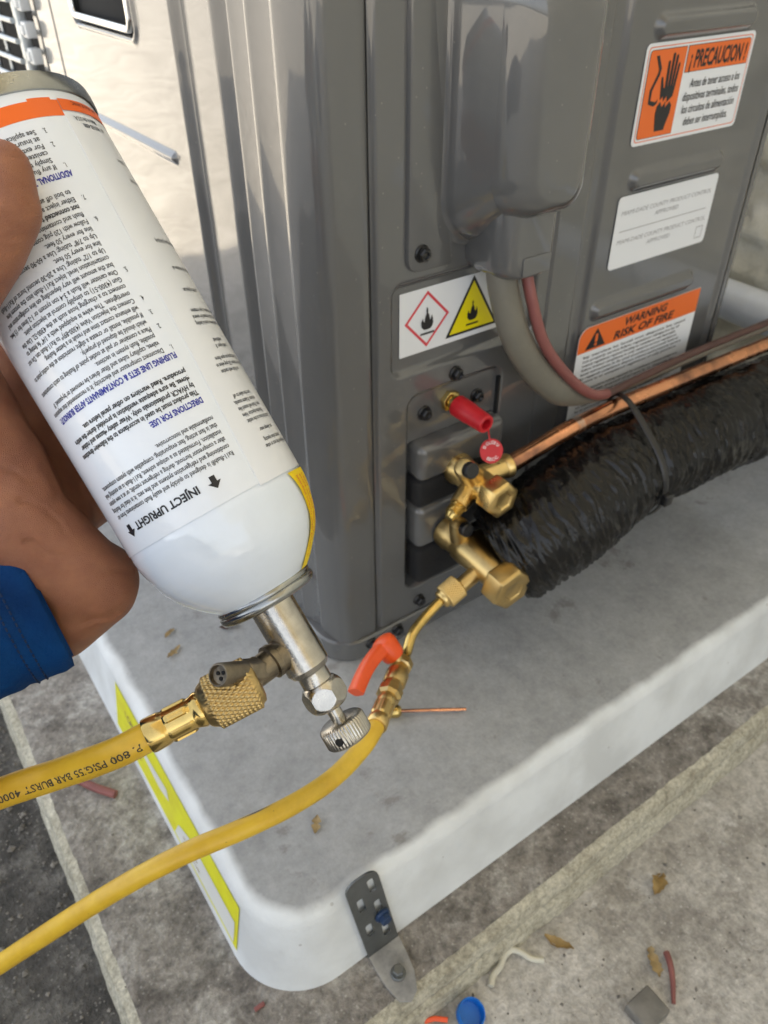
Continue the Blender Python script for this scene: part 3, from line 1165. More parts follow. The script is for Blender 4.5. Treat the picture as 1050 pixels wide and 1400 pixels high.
pb = MB().lathe([(0, 6.2), (0, 7.2), (3.6, 7.2), (4.2, 6.2)], (88, 3, 171), (0, -1, 0), 6).lathe([(3, 4.6), (6, 4.6), (6.4, 5.2), (9, 5.2)], (88, 3, 171), (0, -1, 0), 24).build('port_fitting', 'brass_shiny', ac)
rc = MB().lathe([(0, 6.3), (0.6, 7.0), (12, 6.9), (12.6, 6.6), (25, 6.1), (27.0, 5.8), (27.6, 5.0), (27.4, 3.6), (20, 3.2), (20, 0.4)], (88.2, -5.5, 170.5), (0.02, -1, -0.03), 36).build('red_cap', 'red_plastic', ac)
bpy.data.objects.remove(port)

# ---- service valves (parts of the unit)
lv = MB()
lv.lathe([(0, 11), (4, 11), (6, 9.98), (30, 9.74), (34, 9.98), (35, 9.51)], (89, -8, 124), (0, -1, 0.0), 32)
lv.lathe([(0, 7.66), (14, 7.42), (22, 7.19), (23, 8), (27, 8.35), (28, 7.42)], (89, -26, 125), (1, -0.1, 0.06), 28)
lv.lathe([(0, 8.58), (12, 7.66), (19, 7.19), (24, 6.96), (26.5, 5.34), (27, 3.48)], (88, -27, 126), (-0.62, -0.25, 0.75), 24)
lv.lathe([(0, 7.2), (9, 6.9), (20, 6.2)], (88, -28, 124), (-0.92, -0.25, -0.42), 24)
liquid = lv.build('liquid_valve_body', 'brass', ac)
th = MB()


def thread(s, t, r):
    return r + 0.42 * math.cos(2 * PI * s / 1.25 + t)


th.lathe([(x, 4.9) for x in np.arange(0, 9.2, 0.2)] + [(9.6, 4.3), (10.2, 3.8), (12.2, 3.1), (12.6, 1.4)], Vector((88, -28, 124)) + Vector((-0.92, -0.25, -0.42)).normalized() * 19, (-0.92, -0.25, -0.42), 28, mod=lambda s, t, r: thread(s, t, r) if s < 9.2 else r)
th.build('flare_thread', 'brass_shiny', liquid)
mb = MB().lathe([(0, 5.2), (4.0, 5.2), (4.8, 4.4), (4.8, 0.5)], (73.0, -37, 145.0), (-0.1, -1, 0.3), 28)
mb.build('bolt_hole', 'black_metal', liquid)
mb = MB()
hexp = [(0, 12.3), (1.0, 13), (11.5, 13), (13, 11.8), (13.6, 10.1), (13.4, 6.49), (12.6, 5.9), (12.6, 0.472)]
mb.lathe(hexp, (88.4, -42, 124.6), (-0.02, -1, 0.03), 6, ref=(0.3, 0, 1))
capn = mb.build('hex_cap', 'brass', liquid, bevel=0.5, bseg=2)

sv = MB()
sv.lathe([(0, 12.2), (6, 12.5), (9, 11.3), (16, 10.6), (18, 11.9), (26, 12.1), (30, 11.4), (58, 10.8), (60, 10.2)], (82, -10, 75), (-0.03, -1, -0.03), 36)
sv.lathe([(0, 9.15), (12, 9.15), (20, 8.17)], (82, -34, 76), (1, -0.1, -0.05), 24)
sv.lathe([(0, 8.17), (10, 7.55), (18, 6.74), (22, 5.1), (23, 2.04)], (80, -28, 78), (-0.30, -0.1, 0.95), 24)
sv.lathe([(0, 6.07), (10, 5.46), (26, 5.19)], (80, -52, 73), (-0.93, 0.0, -0.35), 24)
suction = sv.build('suction_valve_body', 'brass_worn', ac)
MB().lathe([(0, 4.8), (4.0, 4.8), (4.8, 4.0), (4.8, 0.5)], (74, -36, 97), (-0.1, -1, 0.25), 28).build('bolt_hole', 'black_metal', suction)
mb = MB()
mb.lathe([(0, 15.3), (1.2, 16.2), (13, 16.2), (14.6, 14.8), (15.2, 12.8), (15.0, 7.54), (14.2, 6.96), (14.2, 0.58)], (80.2, -66, 72.6), (-0.03, -1, -0.04), 6, ref=(0.25, 0, 1))
mb.build('hex_cap', 'brass_worn', suction, bevel=0.6, bseg=2)

# round red tag hanging from the capped port
tg = empty('round_tag', (0.094, -0.034, 0.152))
tag(tg, 'small round red tag with white lettering below the red cap', 'tag')
tn = Vector((-0.25, -0.85, 0.45)).normalized()
tu = Vector((0.9, -0.3, 0)).cross(tn).normalized()
if tu.z < 0:
    tu = -tu
tr = tu.cross(tn).normalized()
if tr.x < 0:
    tr = -tr
tcn = Vector((94, -34, 149))
disc = MB().lathe([(0, 7.6), (0.0, 7.8), (0.8, 7.8), (0.8, 7.5)], tcn - tn * 0.8, tn, 40)
disc.build('disc', 'red_plastic', tg)
mb = MB()


def ringmap(cx_ang, r0):
    def f(u, v):
        a = cx_ang - u / r0
        q = tcn + tn * 0.15 + (tr * math.cos(a) + tu * math.sin(a)) * (r0 + v)
        return q
    return f


put_text(mb, 'D CCCE U', ringmap(PI / 2, 5.0), 0, -0.4, 2.0, width=11, align='C', bold=0.02)


def ringmap_low(u, v):
    a = -PI / 2 + u / 5.4
    return tcn + tn * 0.15 + (tr * math.cos(a) + tu * math.sin(a)) * (5.9 - v)


put_text(mb, 'EECC', ringmap_low, 0, -0.3, 2.0, width=8, align='C', bold=0.02)
mb.build('lettering', 'label_white', tg, smooth=False)['kind'] = 'stuff'
MB().sweep([(93, -33, 155), (94, -30, 160), (93, -30, 166)], 0.5, 8).build('cord', 'red_plastic', tg)

# ================================================================== PIPES AND CABLES
cp = empty('copper_pipe', (0.11, -0.03, 0.127))
tag(cp, 'bare copper pipe leaving the small brass valve above black insulation', 'pipe')
pp = spline([(104, -28.5, 126), (115, -29, 127), (185, -30, 137), (270, -30, 137), (400, -30, 134.5), (560, -30, 132)], 14)
MB().sweep(pp, lambda l_, t: 6.0 + 0.1 * math.sin(l_ * 0.11), 24).build('tube', 'copper', cp)
MB().sweep([p for p in pp if 168 < p.x < 182], lambda l_, t: 6.15, 24).build('solder_patch', 'solder', cp)

ins = empty('insulated_line', (0.097, -0.056, 0.07))
tag(ins, 'thick black vinyl wrapped insulated pipe running right from brass valve', 'insulated pipe')
path = spline([(101, -45, 66), (122, -52.5, 79), (160, -53, 89), (205, -50, 97), (250, -50, 97), (300, -50, 95), (400, -50, 91), (560, -50, 88)], 44)


def wrinkle(l_, t):
    base = 35.0 - 2.2 * math.exp(-((l_ - 122) / 9) ** 2) + 1.2 * math.sin(l_ * 0.03)
    c, s = math.cos(t), math.sin(t)
    sk = l_ + 7 * s + 4 * fbm(l_ * 0.01, c * 0.8, s * 0.8, 2)
    w1 = fbm(sk * 0.20, c * 1.3 + 5, s * 1.3, 2)
    w2 = fbm(sk * 0.44, c * 2.0, s * 2.0 + 9, 2)
    w3 = fbm(sk * 0.8, c * 3.5, s * 3.5 + 2, 2)
    ridge = (1 - abs(w1) * 1.9) * 1.0 + (1 - abs(w2) * 2) * 0.55 + (1 - abs(w3) * 2) * 0.22
    low = 1.6 * fbm(l_ * 0.025, c * 1.1, s * 1.1 + 3, 2)
    amp = 1.9
    if l_ < 8:
        amp = 0.6 + 1.3 * l_ / 8
    sag = -1.6 * (math.sin(l_ * 0.5) * 0.3 if l_ < 14 else 0)
    r_ = base + amp * ridge + low + sag
    if l_ < 5:
        r_ -= 1.6 * (1 - l_ / 5) ** 2
    return r_


MB().sweep(path, wrinkle, 128, False, True, ref=(0, 0, 1)).build('vinyl_wrap', 'vinyl_tape', ins, deg=180)
MB().sweep(path[:60], lambda l_, t: wrinkle(l_ * 0.2, t) - 0.9 - 0.25 * min(l_, 30), 96, False, True, ref=(0, 0, 1)).build('mouth_lining', 'foam_black', ins, deg=180)
# the pipe stub entering the taped end
tdir = (path[1] - path[0]).normalized()
MB().lathe([(-16, 9.5), (30, 9.5)], path[0] + tdir * 4, tdir, 24).build('inner_pipe', 'copper', ins)

# power cable from the collar, with its pink conductor, joining the copper run
pc = empty('power_cable', (0.106, -0.02, 0.25))
tag(pc, 'grey beige power cable curving down from the terminal cover', 'cable')
cpath = spline([(103, -15, 290), (104, -17, 262), (107, -21, 240), (116, -25, 214), (136, -27, 187), (163, -27, 164), (198, -24, 148), (245, -20, 143), (315, -19, 143), (430, -19, 142), (560, -19, 140)], 12)


def flatc(l_, t):
    k = 1.0 if l_ < 140 else max(0.34, 1 - (l_ - 140) / 60)
    return (9.6 * k * math.cos(t), 7.4 * k * math.sin(t))


MB().sweep(cpath, flatc, 28, ref=(1, 0, 0)).build('sheath', 'grey_cable', pc)
pw = empty('pink_conductor', (0.125, -0.02, 0.25))
tag(pw, 'dull pink wire curving beside the grey power cable', 'wire')
wpath = spline([(117, -17, 292), (118, -22, 262), (120.5, -28, 240), (129.5, -32, 214), (147, -33, 191), (174, -32.5, 166), (200, -30, 153), (245, -24, 149), (315, -21, 149), (430, -21, 148), (560, -21, 146)], 12)
MB().sweep([p for p in wpath if p.x < 206], 3.5, 16).build('bright_run', 'pink_wire', pw)
MB().sweep([p for p in wpath if p.x > 202], lambda l_, t: 2.8, 16).build('dull_run', 'brown_wire', pw)

# black cable tie round pipe, cable and insulation
ct = empty('cable_tie', (0.214, -0.05, 0.06))
tag(ct, 'black cable tie looped round copper pipe and insulation', 'cable tie')
loop = []
for i in range(49):
    a = 2 * PI * i / 48
    x = 214
    y, z = -50 + 37.4 * math.cos(a), 97 + 37.4 * math.sin(a)
    k = max(0, math.cos(a - math.radians(68))) ** 6
    y += 6 * k
    z += 16 * k
    loop.append((x + 2.5 * math.cos(a) + 1.5 * math.sin(a * 2), y, z))
MB().sweep(loop, lambda l_, t: (2.6 * math.cos(t), 0.9 * math.sin(t)), 10, False, False, ref=(1, 0, 0)).build('strap', 'black_metal', ct)
MB().box(209, 217, -91.5, -86, 88, 97).build('lock_head', 'black_metal', ct, bevel=1.0)

# ================================================================== FLUSH CAN

A = Vector((0.13373, -0.65628, -0.74257)).normalized()     # can axis, pointing to the dome
E1 = Vector((-0.27029, -0.74505, 0.60979)).normalized()
E2 = A.cross(E1).normalized()
P0 = Vector((-119.694, -122.948, 249.025))


def cp_(phi, d, s):
    t = math.radians(phi)
    return P0 + A * s + (E1 * math.cos(t) + E2 * math.sin(t)) * d


can = empty('flush_can', tuple((P0 - A * 148) / 1000))
tag(can, 'white flushing agent can with orange band held upside down in hand', 'can')


def dome_r(s):
    if s <= -3:
        return 33.0
    return float(np.interp(s, [-3, 0, 3, 8.5, 12, 15.3, 18.5, 22, 25, 27, 30], [33.0, 32.8, 32.3, 31.0, 29.8, 28.2, 26.2, 23.4, 20.6, 18.4, 15.0]))


SEG = 96
prof = [(-146, 5), (-141.5, 20), (-141, 31.5), (-147.5, 32.2)]
# body wall
MB().lathe([(-141, 32.6), (-3.5, 32.9)] + [(s, dome_r(s)) for s in np.linspace(-3, 29.6, 40)], P0, A, SEG, ref=E1, cap0=False).build('can_body', 'can_white', can, deg=60)
# steel bottom rim and concave base
MB().lathe([(-142.0, 32.9), (-142.2, 33.7), (-143.0, 34.1), (-146.2, 34.3), (-147.8, 34.2), (-148.6, 33.2), (-148.4, 32.2), (-146.8, 31.4), (-143, 30.6), (-138, 22), (-135.5, 8), (-135.4, 0.5)], P0, A, SEG, ref=E1, cap0=False).build('bottom_rim', 'steel_rim', can)
# valve cup flange
MB().lathe([(26.6, 17.0), (27.4, 17.6), (28.2, 18.2), (29.0, 18.0), (29.4, 17.8), (29.8, 18.4), (31.2, 18.5), (32.4, 17.8), (32.9, 16.4), (32.6, 13), (31.6, 8)], P0, A, 64, ref=E1, cap0=False).build('valve_cup', 'steel_rim', can, deg=60)


def shell(mb, f0, f1, s0, s1, r, nu=60, nv=2):
    vs, fs = [], []
    for j in range(nv + 1):
        v = j / nv
        a = s0 + (s1 - s0) * v
        p0 = f0(a) if callable(f0) else f0
        p1 = f1(a) if callable(f1) else f1
        for i in range(nu + 1):
            vs.append(cp_(p0 + (p1 - p0) * i / nu, r, a))
    for j in range(nv):
        for i in range(nu):
            k = j * (nu + 1) + i
            fs.append((k, k + 1, k + nu + 2, k + nu + 1))
    mb.add(vs, fs)


seam = lambda s: -29.0 - 12.0 * ((-s - 5) / 130.0)
mb = MB()
shell(mb, -180, 180, -142.2, -5.0, 33.08, 120, 4)
lab = mb.build('paper_label', 'can_paper', can)
mb = MB()
shell(mb, seam, lambda s: seam(s) - 150, -134.5, -4.2, 33.30, 60, 10)
# its raised front edge
vs = []
for k in range(11):
    a = -134.5 + 130.3 * k / 10
    vs += [cp_(seam(a), 33.30, a), cp_(seam(a) + 0.15, 33.09, a)]
mb.add(vs, [(2 * k, 2 * k + 1, 2 * k + 3, 2 * k + 2) for k in range(10)])
mb.build('label_overlap', 'can_paper_two', lab)
mb = MB()
shell(mb, lambda s: seam(s), 181, -138.8, -133.4, 33.16, 90, 1)
shell(mb, -200, lambda s: seam(s), -139.2, -135.2, 33.36, 60, 1)
shell(mb, lambda s: seam(s) + 4, -24, -139.6, -138.8, 33.16, 12, 1)
mb.build('orange_band', 'print_orange', lab)


def canmap(r=33.22):
    return lambda u, v: cp_(math.degrees(u / 33.0), r, v)


cm = canmap()
DEG = math.radians(1) * 33.0
X0 = -24.5 * DEG
mb = MB()
put_text(mb, 'INJECT UPRIGHT', cm, 2.2 * DEG, -13.6, 2.6, width=25.5, bold=0.035)
mb.build('inject_print', 'print_black', lab, smooth=False)
for a in (-7.0, 52.0):
    mb = MB()
    c0 = a * DEG
    ar = [(-0.95, 0), (0.95, 0), (0.95, 2.1), (2.2, 2.1), (0, 4.3), (-2.2, 2.1), (-0.95, 2.1)]
    ngon(mb, [(c0 + u, -14.2 + v) for u, v in ar], cm)
    mb.build('arrow', 'print_black', lab, smooth=False)
mb = MB()
bold_lines = [
    (-40.0, 0, 'This product must be used in accordance to the following directions', 46), (-42.5, 0, 'by HVACR professionals only. Wear safety glasses and rubber', 44),
    (-45.0, 0, 'gloves. Be sure adequate ventilation is provided during the entire', 45.5), (-47.5, 0, 'procedure. Read warnings on other panel before use.', 38)]
lines = [
    (-18.2, 0, 'Rx11-flush® is designed to quickly and easily flush contaminants from air', 47), (-20.7, 0, 'conditioning and refrigeration systems and line sets. It is ideal for flushing', 47.5),
    (-23.2, 0, 'after a compressor burnout, during a refrigerant retrofit, or at a new system', 47), (-25.7, 0, 'installation. Formulated as a unique solvent, Rx11-flush is an existing leak', 47),
    (-28.2, 0, 'that is fast acting, fast evaporating, compatible with system components,', 46), (-30.7, 0, 'nonflammable and noncorrosive.', 20)]
num = []
y = -55.9
for n_, para in [('1.', [('Disconnect compressor and electricity. It is recommended that expansion', 45), ('valves, capillary tubes and filter driers be removed or by-passed. If', 42), ('possible, flush system in sections.', 20)]),
                 ('2.', [('Place a container or pail at outlet point of flushing to catch contaminants', 45), ('which should be disposed of properly.', 22)]),
                 ('3.', [('If possible, install or create a slight restriction at the outlet point to', 44), ('will enhance contact time and result in a better flushing.', 34)]),
                 ('4.', [('Connect the Injection Valve (4300-89)* to Rx11-flush can. Do not', 42), ('overtighten. The valve is equipped with a 1/4" fe fitting to', 40), ('connect to a charging hose such as the 4300-52. Use the', 40), ('Gun (4300-51) to simplify control at injection point.', 36)]),
                 ('5.', [('One canister will flush a 3-4 ton system or 1-2 lines for 15 feet,', 43), ('but the amount will vary depending on line configuration and', 41), ('contamination level. Inject Rx11-flush into the system line', 39)]),
                 ('', [('Up to 1/2" tubing: Use a 20-30 second burst of Rx11-flush', 40), ('line for every 50 feet.', 15), ('Up to 7/8" tubing: Use a 60-90 second burst of Rx11-flush', 41), ('line for every 50 feet.', 15)]),
                 ('6.', [('Follow with 120 psig compressed air or nitrogen to remove', 40), ('flush and contaminants. Do not use if system is', 34)]),
                 ('b', [('not connected to the compressor at any time while flushing', 44)]),
                 ('7.', [('Either inject additional flush or pull a deep vacuum', 38), ('to boil off any remaining solvent in the line', 33)])]:
    for q, (t_, w_) in enumerate(para):
        if q == 0 and n_ and n_ != 'b':
            lines.append((y, -0.3, n_, None))
        (bold_lines if n_ == 'b' else lines).append((y, 3.0, t_, w_))
        y -= 2.46
y = -118.4
for n_, para in [('1.', [('If any flush remains in the can after use', 32), ('Simply turn in valve to close, keep', 28), ('canister. If left over more than', 26)]), ('2.', [('For extra protection install a filter', 30), ('at insurance of clean system', 26)]), ('3.', [('See application chart for other uses', 29)])]:
    for q, (t_, w_) in enumerate(para):
        if q == 0:
            lines.append((y, -0.3, n_, None))
        lines.append((y, 3.0, t_, w_))
        y -= 2.3
for (v, dx, t_, w_) in bold_lines:
    put_text(mb, t_, cm, X0 + dx, v, 1.75, width=w_, bold=0.03)
mb.build('bold_print', 'print_black', lab, smooth=False)['kind'] = 'stuff'
mb = MB()
for (v, dx, t_, w_) in lines:
    put_text(mb, t_, cm, X0 + dx, v, 1.7, width=w_, xs=0.6, bold=0.012)
mb.build('small_print', 'print_black', lab, smooth=False)
mb = MB()
put_text(mb, 'DIRECTIONS FOR USE:', cm, X0, -37.4, 2.0, width=18.2, bold=0.035)
mb.build('blue_heading', 'print_blue', lab, smooth=False)
mb = MB()
put_text(mb, 'FLUSHING LINE SETS & CONTAMINANTS AFTER BURNOUT:', cm, X0, -53.4, 2.0, width=46.5, bold=0.035)
mb.build('blue_heading', 'print_blue', lab, smooth=False)
mb = MB()
put_text(mb, 'ADDITIONAL TIPS:', cm, X0 - 0.8, -115.8, 2.0, width=15, bold=0.035)
mb.build('blue_heading', 'print_blue', lab, smooth=False)
mb = MB()
cm2 = canmap(33.42)
for (v, ang, t_) in [(-15.2, -47, 'of refrigerant line sets or other'), (-17.4, -49, 'contents when injecting'), (-21.0, -50, 'can. Always wear'),
                     (-25.0, -44, 'Attach the hose to the outlet'), (-27.3, -43, 'Place the Injection Valve'), (-29.6, -42.5, 'open. Flush will sound like'), (-31.9, -42, 'minutes. If alarm sounds,'), (-34.2, -44, 'turn the valve to off'),
                     (-43.0, -46, 'use flush with caution'), (-45.3, -45, 'Warning. Store at or below 120 psig when in'), (-47.6, -47, 'Do not spray on open flame'),
                     (-51.8, -54, 'harmful vapor. If'), (-54.0, -55, 'swallowed'), (-60.4, -48, 'may be harmful when used in boiling'), (-62.7, -48.5, 'should not be mixed for several'), (-65.0, -50, 'minutes. Do not breathe, if eye irritation'),
                     (-72.5, -54, 'contact a physician'), (-80.5, -56, 'may cause skin irritation oil'), (-90.5, -54.5, 'trans-1,2 dichloroethylene (314-28-4)'), (-113, -66, 'keep out of reach'), (-120, -64, 'of children'), (-131.0, -50, 'call 1-800-555-4300'), (-133.2, -46, 'Made in the U.S.A.')]:
    put_text(mb, t_, cm2, ang * DEG, v, 1.55, align='R', xs=0.62, bold=0.012)
put_text(mb, 'Rx11-flush ® HVAC', canmap(33.5), -50 * DEG, -138.6, 1.4, align='R', xs=0.8)
mb.build('side_print', 'print_black', lab, smooth=False)['kind'] = 'stuff'

# yellow sticker folded over the shoulder of the can
mb = MB()
vs, fs = [], []
nu, nv = 10, 24
for j in range(nv + 1):
    s_ = -3.5 + 31 * j / nv
    for i in range(nu + 1):
        ph = -52 - 50 * i / nu - 9 * math.sin(j / nv * 3.0)
        lift = 0.35 + 0.35 * abs(math.sin(j * 0.3 + 0.3)) * (1 - i / nu)
        vs.append(cp_(ph, dome_r(s_) + lift, s_))
for j in range(nv):
    for i in range(nu):
        k = j * (nu + 1) + i
        fs.append((k, k + 1, k + nu + 2, k + nu + 1))
mb.add(vs, fs)
ys = mb.build('yellow_sticker', 'sticker_yellow', can)
ys['label'] = 'wrinkled yellow sticker on the can shoulder'
mb = MB()
for k in range(3):
    ph0 = -57 - k * 4.5
    f = lambda u, v, ph0=ph0: cp_(ph0 - 5 * math.sin(min(1, max(0, (u + 3.5) / 31)) * 3.0) - v / 0.45, dome_r(u) + 1.0, u)
    put_text(mb, ['hazardous contents under pressure', 'avoid contact with eyes', 'read all directions'][k], f, -1.5, 0, 0.9, width=[26, 22, 20][k], bold=0.015)
mb.build('sticker_print', 'label_red', ys, smooth=False)

# ================================================================== INJECTION VALVE ON THE CAN
iv = empty('injection_valve', tuple((P0 + A * 32) / 1000))
tag(iv, 'nickel plated piercing valve with knurled knob screwed onto the can', 'valve')
brl = MB().lathe([(31.8, 7.4), (32.2, 8.2), (59.6, 8.2), (61.6, 7.0), (62.0, 5.9), (62.6, 5.7), (66.6, 5.7), (67.0, 5.2)], P0, A, 64, ref=E1).build('barrel', 'nickel', iv, deg=30)
def ballhex(s, t, r):
    if r > 6.5:
        k = (t + 0.35) % (PI / 3) - PI / 6
        return min(r, 7.15 / math.cos(k))
    return r


hx = MB().lathe([(66.6, 5.6)] + [(s_, 8.45 - 0.085 * (s_ - 71.8) ** 2) for s_ in np.linspace(67.0, 76.6, 34)] + [(77.0, 5.8), (77.0, 3)], P0, A, 180, ref=E1, mod=ballhex).build('hex_nut', 'nickel', iv, deg=14)
MB().lathe([(76, 2.7), (84, 2.6)], P0, A, 24, ref=E1).build('stem', 'nickel', iv)
kp = [(82.6, 2.5), (82.7, 7.6), (83.4, 8.5), (84.2, 8.9), (90.0, 8.9), (90.8, 8.3), (91.2, 7.4), (91.2, 0.5)]
kn = MB().lathe(kp, P0, A, 240, ref=E1, mod=lambda s, t, r: r - (0.32 * (0.5 - 0.5 * math.cos(44 * t)) if r > 8.4 else 0)).build('knob', 'nickel', iv, deg=60)
hn = (E1 * math.cos(math.radians(28)) + E2 * math.sin(math.radians(28)))
MB().lathe([(6.5, 1.5), (8.98, 1.5)], P0 + A * 87.4, hn, 20).build('cross_hole', 'dark_gap', kn)

# side tee on the barrel: port, and the bleed stub pointing at the viewer
B0 = P0 + A * 50.5
N0 = Vector((-142.4, -162.5, 211.0))           # knurled nut centre
pd = (N0 - B0).normalized()
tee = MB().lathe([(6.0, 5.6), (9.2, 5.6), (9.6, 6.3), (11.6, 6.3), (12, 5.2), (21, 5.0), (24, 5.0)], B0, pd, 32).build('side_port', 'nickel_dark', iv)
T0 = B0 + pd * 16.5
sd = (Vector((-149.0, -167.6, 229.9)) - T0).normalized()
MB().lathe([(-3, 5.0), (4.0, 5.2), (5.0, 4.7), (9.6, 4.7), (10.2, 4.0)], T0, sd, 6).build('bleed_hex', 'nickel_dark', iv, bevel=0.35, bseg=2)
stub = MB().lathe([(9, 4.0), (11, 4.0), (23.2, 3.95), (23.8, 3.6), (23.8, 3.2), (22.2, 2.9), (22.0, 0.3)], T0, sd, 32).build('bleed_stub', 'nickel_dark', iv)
q = sd.orthogonal().normalized()
q2 = sd.cross(q)
mb = MB()
for k in range(3):
    a = 2 * PI * k / 3
    mb.lathe([(21.8, 0.7), (22.3, 0.7)], T0 + (q * math.cos(a) + q2 * math.sin(a)) * 1.2, sd, 12)
mb.build('bleed_holes', 'dark_gap', stub)

# ================================================================== CHARGING HOSE
hose = empty('charging_hose', (-0.25, -0.13, 0.1))
tag(hose, 'yellow refrigerant charging hose linking flush can to brass suction valve', 'hose')


def knurl(r0, amp, n, pitch):
    def f(s, t, r):
        if r < r0 - 0.01:
            return r
        a = abs(math.sin(n / 2 * t + PI * s / pitch))
        b_ = abs(math.sin(n / 2 * t - PI * s / pitch))
        return r - amp * (1 - min(1.0, 1.5 * min(a, b_)))
    return f


# nut at the can
np_ = [(-11.2, 6.0), (-10.6, 7.6), (-9.4, 8.2)] + [(s, 9.4) for s in np.arange(-8.8, 6.2, 0.3)] + [(6.6, 8.3), (8.0, 7.6), (9.0, 6.8), (9.4, 5.6)]
ndir = (Vector((-169.6, -154.2, 203.1)) - N0).normalized()
ndir = (ndir * 0.75 + pd * 0.25).normalized()
MB().lathe(np_, N0, ndir, 264, mod=knurl(9.4, 0.8, 32, 3.0)).build('knurled_nut', 'brass_worn', hose, deg=180)
F0 = N0 + ndir * 9
fer = [(0, 6.0), (1.2, 6.3), (2.6, 5.8), (3.6, 5.4)] + [(s, 5.4) for s in np.linspace(4, 13, 14)] + [(13.8, 5.7), (14.6, 5.9), (19.0, 6.0), (19.8, 5.8), (20.0, 5.1)]


def crimp(s, t, r):
    if 3.8 < s < 13.2:
        return r + 0.65 * (1 if math.cos(6 * t) > 0.25 else 0) * sstep(3.8, 5, np.array(s)) * (1 - sstep(12, 13.2, np.array(s)))
    return r


MB().lathe(fer, F0, ndir, 96, mod=lambda s, t, r: float(crimp(s, t, r))).build('ferrule', 'brass_shiny', hose, deg=45)
H0 = F0 + ndir * 17
V4 = Vector((-47.1, -109.2, 63.6))
vdir = (Vector((-11.1, -80.2, 55.4)) - V4).normalized()
hp = [H0, H0 + ndir * 14, Vector((-199, -146.0, 194.2)), Vector((-217, -139.3, 190.6)), Vector((-262, -122, 178)), Vector((-330, -104, 140)), Vector((-395, -90, 60)), Vector((-428, -66, -40)), Vector((-412, -42, -98)), Vector((-362, -26, -100)), Vector((-308.6, -42.7, -66.1)),
      Vector((-262.2, -65.4, -23.4)), Vector((-200.6, -98.5, 35.7)), Vector((-164.6, -113.6, 57.5)), Vector((-136.4, -121.0, 62.0)), Vector((-108.8, -123.0, 60.4)), Vector((-83.6, -120.6, 58.0)), Vector((-60.5, -114.8, 59.5)), V4, V4 + vdir * 8]
hpath = spline(hp, 16)
hs_ = MB().sweep(hpath, lambda l_, t: 5.1 + 0.04 * math.sin(l_ * 0.3), 32).build('hose_tube', 'hose_yellow', hose)

# print along the hose: reads from the can end outwards, upside down to the viewer
acc = [0.0]
for i in range(1, len(hpath)):
    acc.append(acc[-1] + (hpath[i] - hpath[i - 1]).length)
camp = Vector((-195.49, -331.82, 420))


def hosemap(u, v):
    l_ = max(0.0, u)
    i = max(1, min(len(acc) - 1, int(np.searchsorted(acc, l_))))
    k = (l_ - acc[i - 1]) / max(1e-6, acc[i] - acc[i - 1])
    c = hpath[i - 1].lerp(hpath[i], k)
    t = (hpath[i] - hpath[i - 1]).normalized()
    n0 = camp - c
    n0 = (n0 - t * n0.dot(t)).normalized()
    b_ = n0.cross(t)
    a = (v + 1.2) / 5.2
    n_ = n0 * math.cos(a) + b_ * math.sin(a)
    return c + n_ * 5.22


mb = MB()
put_text(mb, 'P. 800 PSIG/55 BAR BURST 4000 PSI', hosemap, 5.5, -0.4, 2.7, width=54, bold=0.012)
mb.build('hose_print', 'hose_print', hose, smooth=False)
# scuff mark left on the lower run
mb = MB()
i0 = min(range(len(hpath)), key=lambda i: (hpath[i] - Vector((-128, -122, 62))).length)
vs = []
for i in range(i0 - 5, i0 + 6):
    c = hpath[i]
    t = (hpath[i + 1] - hpath[i - 1]).normalized()
    up = (Vector((0, 0.35, 1)) - t * t.z)
    up = (up - t * up.dot(t)).normalized()
    b_ = up.cross(t)
    w = 0.16 * (1 - abs(i - i0) / 5.5)
    for a in (-w, w):
        vs.append(c + (up * math.cos(a + 0.25) + b_ * math.sin(a + 0.25)) * 5.20)
mb.add(vs, [(2 * k, 2 * k + 1, 2 * k + 3, 2 * k + 2) for k in range(10)])
mb.build('scuff', 'strap_metal', hose)

# ball valve end: ferrule, body, elbow tube, knurled nut, orange lever
fr2 = [(0, 5.6), (1, 6.2), (6, 6.1)] + [(s, 5.6) for s in np.linspace(7, 18, 12)] + [(19, 5.9), (24, 5.6), (25, 5.0)]
MB().lathe(fr2, V4 - vdir * 2, vdir, 72, mod=lambda s, t, r: r + (0.6 if (7 < s < 18 and math.cos(6 * t) > 0.3) else 0)).build('ferrule', 'brass', hose, deg=45)
bvb = MB()
bvb.lathe([(22, 6.0), (24, 7.6), (29, 7.6), (30, 6.4), (33, 6.2), (35, 6.4)], V4, vdir, 8)
bvb.lathe([(34, 6.2), (36, 7.0), (44, 7.0), (46, 6.2), (47, 5.6), (51, 5.4)], V4, vdir, 32)
bvb.lathe([(50, 5.4), (51, 6.9), (56, 6.9), (57, 6.0), (58, 3.8)], V4, vdir, 8)
hdl = Vector((-17.9, -67.1, 72.5))
bcen = V4 + vdir * 53
hup = (hdl - bcen)
hup = (hup - vdir * hup.dot(vdir)).normalized()
bvb.lathe([(4, 4.6), (9, 4.4)], bcen, hup, 20)
vb = bvb.build('ball_valve', 'brass_worn', hose)
hl = MB()
hl.lathe([(7, 6.4), (9, 7.2), (18, 7.8), (20.4, 7.0), (21.4, 5.0), (21.8, 1.0)], bcen, hup, 28)
lev0, lev1 = bcen + hup * 16.5, Vector((-44.0, -84.5, 62.5)) + hup * 1
lp = [lev0 + (lev1 - lev0) * k + hup * 2.5 * math.sin(k * PI) for k in np.linspace(0, 1, 12)]
L_ = sum((lp[i] - lp[i - 1]).length for i in range(1, 12))
